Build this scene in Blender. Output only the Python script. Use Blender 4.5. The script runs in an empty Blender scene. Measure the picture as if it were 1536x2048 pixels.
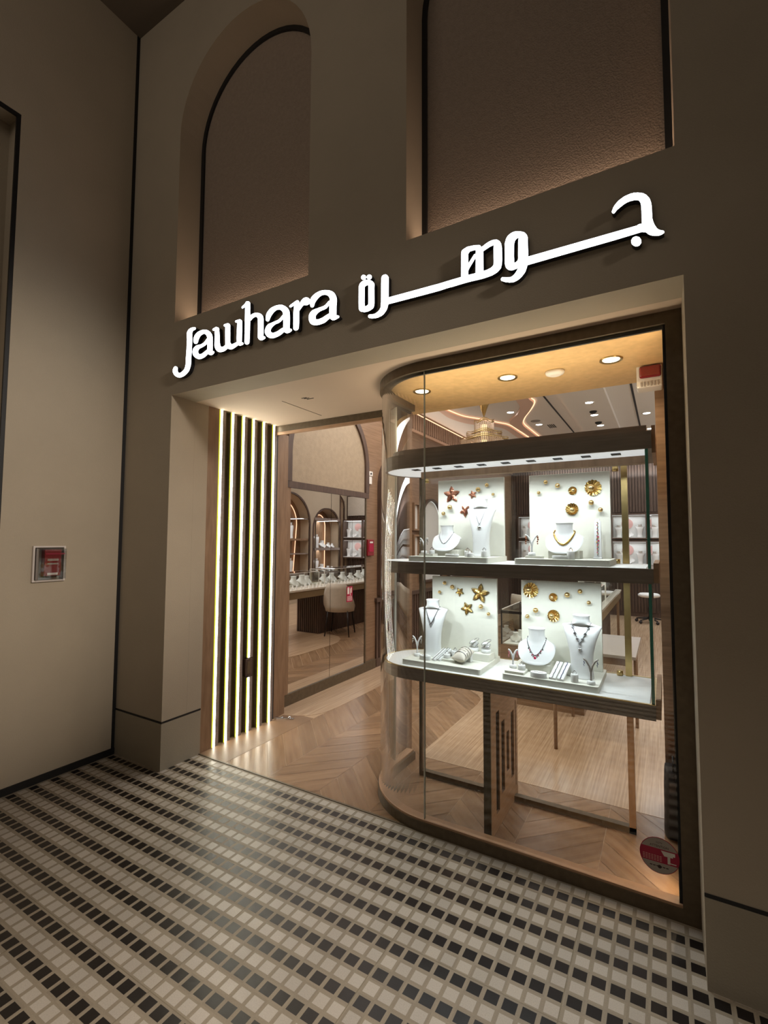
import bpy, math, random
from mathutils import Vector, Matrix
from mathutils.geometry import tessellate_polygon
random.seed(7)
SC = bpy.context.scene
COL = SC.collection
PI = math.pi

# ------------------------------------------------------------------ camera
cd = bpy.data.cameras.new('camera'); cam = bpy.data.objects.new('camera', cd); COL.objects.link(cam)
right = Vector((0.862195, 0.506556, 0.004524)); up = Vector((0.026127, -0.053385, 0.998232)); fwd = Vector((-0.505902, 0.860553, 0.059263))
M = Matrix(((right.x, up.x, -fwd.x), (right.y, up.y, -fwd.y), (right.z, up.z, -fwd.z))).to_4x4()
M.translation = (2.99968, -2.11534, 1.57467)
cam.matrix_world = M
cd.sensor_fit = 'HORIZONTAL'; cd.sensor_width = 36.0; cd.lens = 955.48 * 36.0 / 1536.0
cd.clip_start = 0.02; cd.clip_end = 60
SC.camera = cam

# ------------------------------------------------------------------ world, light, exposure
SC.view_settings.view_transform = 'Standard'; SC.view_settings.look = 'None'
SC.view_settings.gamma = 1.0; SC.view_settings.use_curve_mapping = False
SC.view_settings.exposure = 0.0
SC.cycles.use_denoising = True
SC.cycles.max_bounces = 10; SC.cycles.diffuse_bounces = 4; SC.cycles.glossy_bounces = 5
SC.cycles.transparent_max_bounces = 16; SC.cycles.transmission_bounces = 6
SC.cycles.sample_clamp_indirect = 4.0; SC.cycles.caustics_reflective = False; SC.cycles.caustics_refractive = False
W = bpy.data.worlds.new('world'); SC.world = W; W.use_nodes = True
W.node_tree.nodes['Background'].inputs[0].default_value = (1.0, 0.86, 0.70, 1)
W.node_tree.nodes['Background'].inputs[1].default_value = 0.044

def area(name, loc, size, power, color, rot=(0, 0, 0), size_y=None, spread=None):
    l = bpy.data.lights.new(name, 'AREA'); l.energy = power; l.color = color
    l.shape = 'RECTANGLE' if size_y else 'SQUARE'; l.size = size
    if size_y: l.size_y = size_y
    if spread: l.spread = spread
    o = bpy.data.objects.new(name, l); o.location = loc; o.rotation_euler = rot; COL.objects.link(o)
    return o
def spot(name, loc, power, color, angle=90, blend=.6, rot=(0, 0, 0), radius=.02):
    l = bpy.data.lights.new(name, 'SPOT'); l.energy = power; l.color = color
    l.spot_size = math.radians(angle); l.spot_blend = blend; l.shadow_soft_size = radius
    o = bpy.data.objects.new(name, l); o.location = loc; o.rotation_euler = rot; COL.objects.link(o)
    return o
WARM = (1.0, 0.80, 0.60); NEUT = (1.0, 0.92, 0.82); COOL = (0.90, 0.96, 1.0)
# dim arcade lighting from the high ceiling
area('arcade_light', (2.6, -2.15, 5.50), 1.4, 30, (1.0, 0.88, 0.76), size_y=.8, spread=math.radians(50))
area('upper_facade_fill', (.9, -3.4, 4.9), 2.6, 13, (1.0, 0.86, 0.72), rot=(math.radians(98), 0, math.radians(8)), size_y=.8)  # fill added to lift the upper facade, not a known lamp
def aim(a, b): return (Vector(a) - Vector(b)).to_track_quat('Z', 'Y').to_euler()
spot('arcade_wall_washer', (6.0, -1.05, 3.7), 760, (1.0, 0.87, 0.74), 31, 1.0, rot=aim((6.0, -1.05, 3.7), (-.54, -.75, 1.7)), radius=.25)
# broad fill lights added under the shop ceiling, out of view
area('shop_fill_light', (1.2, 2.6, 3.44), 2.2, 66, (1.0, 0.94, 0.88), size_y=2.4)
area('shop_fill_light', (3.8, 2.9, 3.44), 1.6, 60, (0.96, 0.97, 1.0), size_y=2.4)
area('shop_fill_light', (2.3, 8.3, 3.44), 3.4, 60, (0.96, 0.97, 1.0), size_y=1.4)


area('ceiling_fill_uplight', (4.45, 5.2, 3.05), .12, 26, (1.0, .95, .90), rot=(0, math.radians(155), 0), size_y=6.0)  # unseen uplights added along the walls to brighten the shop ceiling
area('ceiling_fill_uplight', (2.3, 9.15, 3.0), 4.0, 14, (.96, .97, 1.0), rot=(math.radians(155), 0, 0), size_y=.1)
area('ceiling_fill_uplight', (-.05, 5.6, 3.1), .1, 9, (1.0, .78, .62), rot=(0, math.radians(-160), 0), size_y=5.0)

# ------------------------------------------------------------------ materials
MATS = {}
def nt(m): return m.node_tree.nodes, m.node_tree.links
def mat(name, col, rough=.5, metal=0.0, noise=0.0, nscale=8.0, stretch=(1, 1, 1), bump=0.0, bscale=60.0, emit=None, estr=0.0, coat=0.0, spec=None, col2=None, uv=False, detail=5):
    m = bpy.data.materials.new(name); m.use_nodes = True; MATS[name] = m
    N, L = nt(m); b = N['Principled BSDF']
    b.inputs['Base Color'].default_value = (*col, 1); b.inputs['Roughness'].default_value = rough; b.inputs['Metallic'].default_value = metal
    if spec is not None: b.inputs['Specular IOR Level'].default_value = spec
    if coat: b.inputs['Coat Weight'].default_value = coat; b.inputs['Coat Roughness'].default_value = .12
    tc = N.new('ShaderNodeTexCoord'); mp = N.new('ShaderNodeMapping'); mp.inputs['Scale'].default_value = stretch
    L.new(tc.outputs['UV' if uv else 'Object'], mp.inputs['Vector'])
    if noise or col2:
        n = N.new('ShaderNodeTexNoise'); n.inputs['Scale'].default_value = nscale; n.inputs['Detail'].default_value = detail
        L.new(mp.outputs[0], n.inputs['Vector'])
        r = N.new('ShaderNodeValToRGB'); c2 = col2 or tuple(c * (1 - noise) for c in col)
        r.color_ramp.elements[0].position = .32; r.color_ramp.elements[1].position = .68
        r.color_ramp.elements[0].color = (*c2, 1); r.color_ramp.elements[1].color = (*col, 1)
        L.new(n.outputs['Fac'], r.inputs['Fac']); L.new(r.outputs['Color'], b.inputs['Base Color'])
    if bump:
        n2 = N.new('ShaderNodeTexNoise'); n2.inputs['Scale'].default_value = bscale; n2.inputs['Detail'].default_value = 3
        L.new(tc.outputs['Object'], n2.inputs['Vector'])
        bp = N.new('ShaderNodeBump'); bp.inputs['Strength'].default_value = bump; bp.inputs['Distance'].default_value = .01
        L.new(n2.outputs['Fac'], bp.inputs['Height']); L.new(bp.outputs['Normal'], b.inputs['Normal'])
    if emit: b.inputs['Emission Color'].default_value = (*emit, 1); b.inputs['Emission Strength'].default_value = estr
    return m
def glass_mat(name, tint=(1, 1, 1), ior=1.45, boost=1.0):
    m = bpy.data.materials.new(name); m.use_nodes = True; MATS[name] = m
    N, L = nt(m); N.remove(N['Principled BSDF'])
    tr = N.new('ShaderNodeBsdfTransparent'); tr.inputs[0].default_value = (*tint, 1)
    gl = N.new('ShaderNodeBsdfGlossy'); gl.inputs['Roughness'].default_value = 0.0
    fr = N.new('ShaderNodeFresnel'); fr.inputs['IOR'].default_value = ior
    mx = N.new('ShaderNodeMixShader'); mu = N.new('ShaderNodeMath'); mu.operation = 'MULTIPLY'; mu.inputs[1].default_value = boost; mu.use_clamp = True
    geo = N.new('ShaderNodeNewGeometry'); front = N.new('ShaderNodeMath'); front.operation = 'SUBTRACT'; front.inputs[0].default_value = 1.0   # one reflection per sheet
    L.new(geo.outputs['Backfacing'], front.inputs[1]); m3 = N.new('ShaderNodeMath'); m3.operation = 'MULTIPLY'
    L.new(fr.outputs[0], m3.inputs[0]); L.new(front.outputs[0], m3.inputs[1]); L.new(m3.outputs[0], mu.inputs[0]); L.new(mu.outputs[0], mx.inputs[0]); L.new(tr.outputs[0], mx.inputs[1]); L.new(gl.outputs[0], mx.inputs[2])
    L.new(mx.outputs[0], N['Material Output'].inputs['Surface'])
    return m
PLASTER = mat('beige_plaster', (.45, .385, .295), .8, noise=.06, nscale=3, bump=.12, bscale=160)
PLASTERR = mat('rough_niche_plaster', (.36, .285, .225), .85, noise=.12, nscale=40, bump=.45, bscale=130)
PLASTERB = mat('plinth_plaster', (.36, .315, .24), .75, noise=.05, nscale=3, bump=.1, bscale=160)
SOFFIT = mat('soffit_paint', (.67, .53, .41), .8, noise=.03, nscale=3)
BLACK = mat('black_trim', (.006, .006, .007), .55)
DARKCEIL = mat('dark_ceiling', (.16, .13, .10), .9)
BRONZE = mat('dark_bronze', (.15, .112, .07), .42, metal=.3, noise=.25, nscale=30)
BRASS = mat('brushed_brass', (.62, .46, .20), .28, metal=1.0, noise=.1, nscale=40)
OAK = mat('oak_veneer', (.33, .205, .12), .45, nscale=5, stretch=(6, 6, 1), col2=(.23, .135, .075))
OAKH = mat('oak_veneer_horizontal', (.29, .18, .108), .42, nscale=4, stretch=(1, 1, 14), col2=(.21, .125, .07))
WALNUT = mat('walnut_fluted', (.115, .07, .05), .5, nscale=5, stretch=(8, 8, 1), col2=(.07, .043, .032))
SHELFWOOD = mat('grey_brown_shelf_wood', (.33, .27, .235), .45, nscale=4, stretch=(1.5, 6, 18), col2=(.25, .205, .18))
SHELFEND = mat('pale_wood_edge', (.55, .34, .21), .5, noise=.2, nscale=10, stretch=(1, 1, 5))
GOLDCEIL = mat('gold_wallpaper', (.78, .53, .25), .55, noise=.14, nscale=26, metal=.15)
CREAMLEATHER = mat('cream_leather_panel', (.40, .31, .21), .6, noise=.12, nscale=20, bump=.2, bscale=90)
WHITEFAB = mat('white_display_fabric', (.86, .86, .84), .7, noise=.03, nscale=60)
WHITEVEL = mat('white_bust_leatherette', (.86, .87, .87), .55, bump=.05, bscale=400)
CREAMVEL = mat('cream_display_board', (.80, .79, .70), .75, noise=.04, nscale=50)
GOLD = mat('polished_gold', (.90, .62, .22), .18, metal=1.0)
ROSE = mat('rose_copper', (.52, .24, .16), .25, metal=1.0)
SILVER = mat('silver_beads', (.62, .62, .63), .22, metal=1.0)
GUN = mat('dark_silver_beads', (.36, .35, .37), .25, metal=1.0)
RUBY = mat('ruby_stone', (.55, .01, .07), .15, coat=.6)
SAPPH = mat('blue_grey_stone', (.16, .17, .30), .15, coat=.6)
MIRROR = mat('mirror_silver', (.82, .80, .77), .0, metal=1.0)
WHITEPLA = mat('white_plastic', (.80, .77, .72), .4)
RED = mat('red_plastic', (.24, .006, .012), .3, coat=.4)
DKRED = mat('crimson_print', (.40, .008, .05), .5)
GREYPRINT = mat('grey_print', (.42, .37, .33), .6)
TEXTDARK = mat('dark_print', (.06, .03, .03), .6)
LEDW = mat('led_white', (.9, .9, .9), .5, emit=(1.0, .95, .80), estr=15.0)
LEDEDGE = mat('yellow_green_diffuser_edge', (.5, .5, .1), .5, emit=(.80, .85, .04), estr=.8)
COVE = mat('warm_cove_led', (1, .6, .4), .5, emit=(1.0, .60, .38), estr=1.7)
DOWNL = mat('downlight_lens', (1, 1, 1), .4, emit=(.85, .94, 1.0), estr=14.0)
DOWNW = mat('warm_downlight_lens', (1, 1, 1), .4, emit=(1.0, .90, .70), estr=4.5)
SIGNF = mat('sign_face', (.9, .9, .9), .4, emit=(.90, .96, 1.0), estr=5.0)
SIGNS = mat('sign_return', (.012, .012, .016), .4)
WHITEGLOW = mat('glowing_white', (.85, .85, .85), .4, emit=(.95, .97, 1.0), estr=.55)
CEILW = mat('shop_ceiling_paint', (.76, .74, .73), .8)
TAUPE = mat('taupe_leather', (.60, .54, .46), .6, noise=.08, nscale=20)
DARKMET = mat('black_chair_metal', (.03, .025, .025), .4, metal=.5)
SIDEW = mat('shop_wall_beige', (.50, .41, .30), .75, noise=.04, nscale=5)
PINK = mat('pink_card', (.75, .45, .42), .7)
CRYSTAL = mat('amber_crystal', (.40, .27, .17), .1, metal=.2, coat=.5)
FRIEZE = mat('brown_fluted_frieze', (.26, .165, .115), .55)
STONE = mat('cream_stone_top', (.72, .66, .56), .2, noise=.06, nscale=9)
BLACKFAB = mat('black_bag_fabric', (.012, .013, .018), .6)
GLASS = glass_mat('clear_glass', (.97, .985, .975), 1.5, 1.5)
CGLASS = glass_mat('curved_clear_glass', (.96, .965, .955), 1.5, 1.4)
JOINT = mat('silicone_joint', (.75, .76, .70), .3)
GLASSEDGE = mat('green_glass_edge', (.07, .34, .28), .15, coat=.5)
CLEARPL = glass_mat('clear_plastic', (.92, .92, .92), 1.5, 3.0)

def tile_mat():
    m = bpy.data.materials.new('mosaic_floor_tile'); m.use_nodes = True; N, L = nt(m); b = N['Principled BSDF']
    tc = N.new('ShaderNodeTexCoord'); sp = N.new('ShaderNodeSeparateXYZ'); L.new(tc.outputs['Object'], sp.inputs[0])
    def mth(op, a, bb=None, c=None):
        n = N.new('ShaderNodeMath'); n.operation = op
        for k, v in enumerate((a, bb, c)):
            if v is None: continue
            if isinstance(v, (int, float)): n.inputs[k].default_value = v
            else: L.new(v, n.inputs[k])
        return n.outputs[0]
    def cell(src, x0, p):
        u = mth('MULTIPLY_ADD', src, 1 / p, -x0 / p + .5)
        fl = mth('FLOOR', u); fr = mth('SUBTRACT', u, fl)
        return fl, mth('ABSOLUTE', mth('SUBTRACT', fr, .5))
    ix, dx = cell(sp.outputs[0], 1.818, .06234); iy, dy = cell(sp.outputs[1], .203, .062)
    inx = mth('LESS_THAN', dx, .375); iny = mth('LESS_THAN', dy, .365); tile = mth('MULTIPLY', inx, iny)
    odd = mth('MODULO', mth('ABSOLUTE', iy), 2.0); blk = mth('LESS_THAN', odd, .5)
    jx, ddx = cell(sp.outputs[0], 2.03, .6234); jy, ddy = cell(sp.outputs[1], -.385, .62)
    joint = mth('MAXIMUM', mth('LESS_THAN', ddx, .0030), mth('LESS_THAN', ddy, .0030))
    wn = N.new('ShaderNodeTexWhiteNoise'); wn.noise_dimensions = '2D'; cx = N.new('ShaderNodeCombineXYZ'); L.new(ix, cx.inputs[0]); L.new(iy, cx.inputs[1]); L.new(cx.outputs[0], wn.inputs['Vector'])
    ns = N.new('ShaderNodeTexNoise'); ns.inputs['Scale'].default_value = 220; ns.inputs['Detail'].default_value = 2; L.new(tc.outputs['Object'], ns.inputs['Vector'])
    vary = mth('ADD', mth('MULTIPLY_ADD', wn.outputs['Value'], .16, .84), mth('MULTIPLY_ADD', ns.outputs['Fac'], .3, -.15))
    def mix(f, a, c):
        n = N.new('ShaderNodeMix'); n.data_type = 'RGBA'; L.new(f, n.inputs[0])
        for k, v in ((6, a), (7, c)):
            if isinstance(v, tuple): n.inputs[k].default_value = (*v, 1)
            else: L.new(v, n.inputs[k])
        return n.outputs[2]
    c1 = mix(blk, (.49, .44, .38), (.013, .010, .009)); c2 = mix(tile, (.30, .25, .185), c1); c3 = mix(joint, c2, (.22, .18, .12))
    hsv = N.new('ShaderNodeHueSaturation'); L.new(c3, hsv.inputs['Color']); L.new(vary, hsv.inputs['Value'])
    L.new(hsv.outputs[0], b.inputs['Base Color'])
    L.new(mth('MULTIPLY_ADD', tile, -.22, .52), b.inputs['Roughness']); b.inputs['Specular IOR Level'].default_value = .45
    bp = N.new('ShaderNodeBump'); bp.inputs['Strength'].default_value = .25; bp.inputs['Distance'].default_value = .002
    L.new(mth('ADD', tile, mth('MULTIPLY', ns.outputs['Fac'], .3)), bp.inputs['Height']); L.new(bp.outputs[0], b.inputs['Normal'])
    return m
TILE = tile_mat()
def plank_mat():
    m = mat('chevron_oak_planks', (.37, .235, .135), .26, noise=0, uv=True, stretch=(1.2, 14, 1), nscale=2.2, col2=(.25, .145, .078), spec=.5)
    N, L = nt(m); b = N['Principled BSDF']; old = b.inputs['Base Color'].links[0].from_socket
    at = N.new('ShaderNodeAttribute'); at.attribute_name = 'tint'; h = N.new('ShaderNodeHueSaturation')
    L.new(old, h.inputs['Color']); L.new(at.outputs['Fac'], h.inputs['Value']); L.new(h.outputs[0], b.inputs['Base Color'])
    return m
PLANK = plank_mat()
GAP = mat('plank_gap', (.50, .35, .22), .5)
TRAV = mat('travertine', (.62, .45, .30), .22, nscale=6, stretch=(14, .30, 1), col2=(.40, .265, .165), detail=9, spec=.5)

# ------------------------------------------------------------------ helpers
class MB:
    """collects faces; build() links them as ONE mesh object"""
    def __init__(s): s.v = []; s.f = []; s.m = []; s.sm = []
    def add(s, vs, fs, mi=0, smooth=False):
        o = len(s.v); s.v += [tuple(p) for p in vs]; s.f += [tuple(i + o for i in f) for f in fs]; s.m += [mi] * len(fs); s.sm += [smooth] * len(fs); return s
    def box(s, x0, x1, y0, y1, z0, z1, mi=0):
        return s.add([(x0, y0, z0), (x1, y0, z0), (x1, y1, z0), (x0, y1, z0), (x0, y0, z1), (x1, y0, z1), (x1, y1, z1), (x0, y1, z1)],
                     [(0, 3, 2, 1), (4, 5, 6, 7), (0, 1, 5, 4), (1, 2, 6, 5), (2, 3, 7, 6), (3, 0, 4, 7)], mi)
    def rings(s, R, mi=0, smooth=True, cap=True, closed=True):
        n = len(R[0]); vs = [p for r in R for p in r]; fs = []
        for i in range(len(R) - 1):
            for j in range(n if closed else n - 1):
                k = (j + 1) % n; fs.append((i * n + j, i * n + k, (i + 1) * n + k, (i + 1) * n + j))
        s.add(vs, fs, mi, smooth)
        if cap:
            s.add(R[0], [tuple(range(n - 1, -1, -1))], mi); s.add(R[-1], [tuple(range(n))], mi)
        return s
    def lathe(s, prof, c=(0, 0, 0), n=24, sx=1, sy=1, mi=0, smooth=True, cap=True):
        return s.rings([[(c[0] + r * sx * math.cos(2 * PI * k / n), c[1] + r * sy * math.sin(2 * PI * k / n), c[2] + z) for k in range(n)] for r, z in prof], mi, smooth, cap)
    def tube(s, path, r, n=8, mi=0, closed=False, cap=True):
        P = [Vector(p) for p in path]; R = []; m = len(P)
        rr = r if isinstance(r, (list, tuple)) else [r] * m
        ref = Vector((0, 0, 1)); N0 = None
        for i in range(m):
            if closed: t = (P[(i + 1) % m] - P[i - 1])
            else: t = P[min(i + 1, m - 1)] - P[max(i - 1, 0)]
            t.normalize()
            if N0 is None: N0 = t.orthogonal().normalized()
            else:
                N0 = (N0 - t * N0.dot(t))
                if N0.length < 1e-6: N0 = t.orthogonal()
                N0.normalize()
            B = t.cross(N0)
            R.append([tuple(P[i] + (N0 * math.cos(2 * PI * k / n) + B * math.sin(2 * PI * k / n)) * rr[i]) for k in range(n)])
        if closed: R.append(R[0]); cap = False
        return s.rings(R, mi, True, cap)
    def sphere(s, c, r, n=12, m=8, mi=0, sq=(1, 1, 1)):
        R = []
        for i in range(m + 1):
            a = -PI / 2 + PI * i / m; a = max(min(a, PI / 2 - .02), -PI / 2 + .02)
            R.append([(c[0] + sq[0] * r * math.cos(a) * math.cos(2 * PI * k / n), c[1] + sq[1] * r * math.cos(a) * math.sin(2 * PI * k / n), c[2] + sq[2] * r * math.sin(a)) for k in range(n)])
        return s.rings(R, mi, True, True)
    def slab(s, loops, mp, d0, d1, mi=0, ms=None, back=True):
        """filled 2-D outline (first loop) with holes, extruded between d0 and d1; mp(u, v, d) gives the point"""
        ms = mi if ms is None else ms
        L3 = [[Vector((u, v, 0)) for u, v in lp] for lp in loops]; flat = [q for lp in loops for q in lp]
        tri = tessellate_polygon(L3)
        s.add([mp(u, v, d0) for u, v in flat], [tuple(t) for t in tri], mi)
        if back: s.add([mp(u, v, d1) for u, v in flat], [tuple(reversed(t)) for t in tri], ms)
        for lp in loops:
            n = len(lp); s.add([mp(u, v, d0) for u, v in lp] + [mp(u, v, d1) for u, v in lp], [(i, (i + 1) % n, (i + 1) % n + n, i + n) for i in range(n)], ms)
        return s
    def build(s, name, mats, parent=None, bevel=0, recalc=True, at=None):
        if not isinstance(mats, (list, tuple)): mats = [mats]
        off = Vector(at) if at is not None else Vector((0, 0, 0))
        if parent is not None and at is None and parent.get('_abs'): off = Vector(parent.location)
        me = bpy.data.meshes.new(name); me.from_pydata([tuple(Vector(p) - off) for p in s.v], [], s.f)
        for m in mats: me.materials.append(m)
        me.polygons.foreach_set('material_index', s.m); me.polygons.foreach_set('use_smooth', s.sm)
        me.update()
        if recalc:
            import bmesh
            b = bmesh.new(); b.from_mesh(me); bmesh.ops.remove_doubles(b, verts=b.verts, dist=1e-6); bmesh.ops.recalc_face_normals(b, faces=b.faces); b.to_mesh(me); b.free()
        o = bpy.data.objects.new(name, me); COL.objects.link(o)
        if parent is not None: o.parent = parent
        elif at is not None: o.location = off
        if bevel:
            md = o.modifiers.new('bevel', 'BEVEL'); md.width = bevel; md.segments = 2; md.limit_method = 'ANGLE'
        return o
def tag(o, label=None, cat=None, group=None, kind=None):
    if label: o['label'] = label
    if cat: o['category'] = cat
    if group: o['group'] = group
    if kind: o['kind'] = kind
    return o
def thing(name, label, cat, loc=(0, 0, 0), rz=0.0, group=None, absolute=False):
    """an Empty at the thing's base; absolute=True: its parts are given in room coordinates"""
    o = bpy.data.objects.new(name, None); COL.objects.link(o); o.location = loc; o.rotation_euler = (0, 0, rz); o.empty_display_size = .05
    if absolute: o['_abs'] = 1
    return tag(o, label, cat, group)
def dup(o, loc=None, rz=None, label=None, group=None, scale=None, parent=None):
    c = o.copy(); COL.objects.link(c)
    if parent is not None: c.parent = parent
    if loc is not None: c.location = loc
    if rz is not None: c.rotation_euler = (0, 0, rz)
    if scale is not None: c.scale = (scale, scale, scale)
    if label: c['label'] = label
    if group: c['group'] = group
    for ch in list(o.children): dup(ch, parent=c)
    return c
def struct(mb, name, m, bevel=0, label=None, **k):
    return tag(mb.build(name, m, bevel=bevel, **k), label, None, None, 'structure')
def arch(u0, u1, v0, spring, n=24):
    """outline of an arched opening, counter-clockwise from the lower left"""
    r = (u1 - u0) / 2; c = (u0 + u1) / 2
    return [(u0, v0), (u1, v0)] + [(c + r * math.cos(PI * k / n), spring + r * math.sin(PI * k / n)) for k in range(n + 1)]
XZ = lambda u, v, d: (u, d, v)
YZ = lambda u, v, d: (d, u, v)
XY = lambda u, v, d: (u, v, d)
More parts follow.
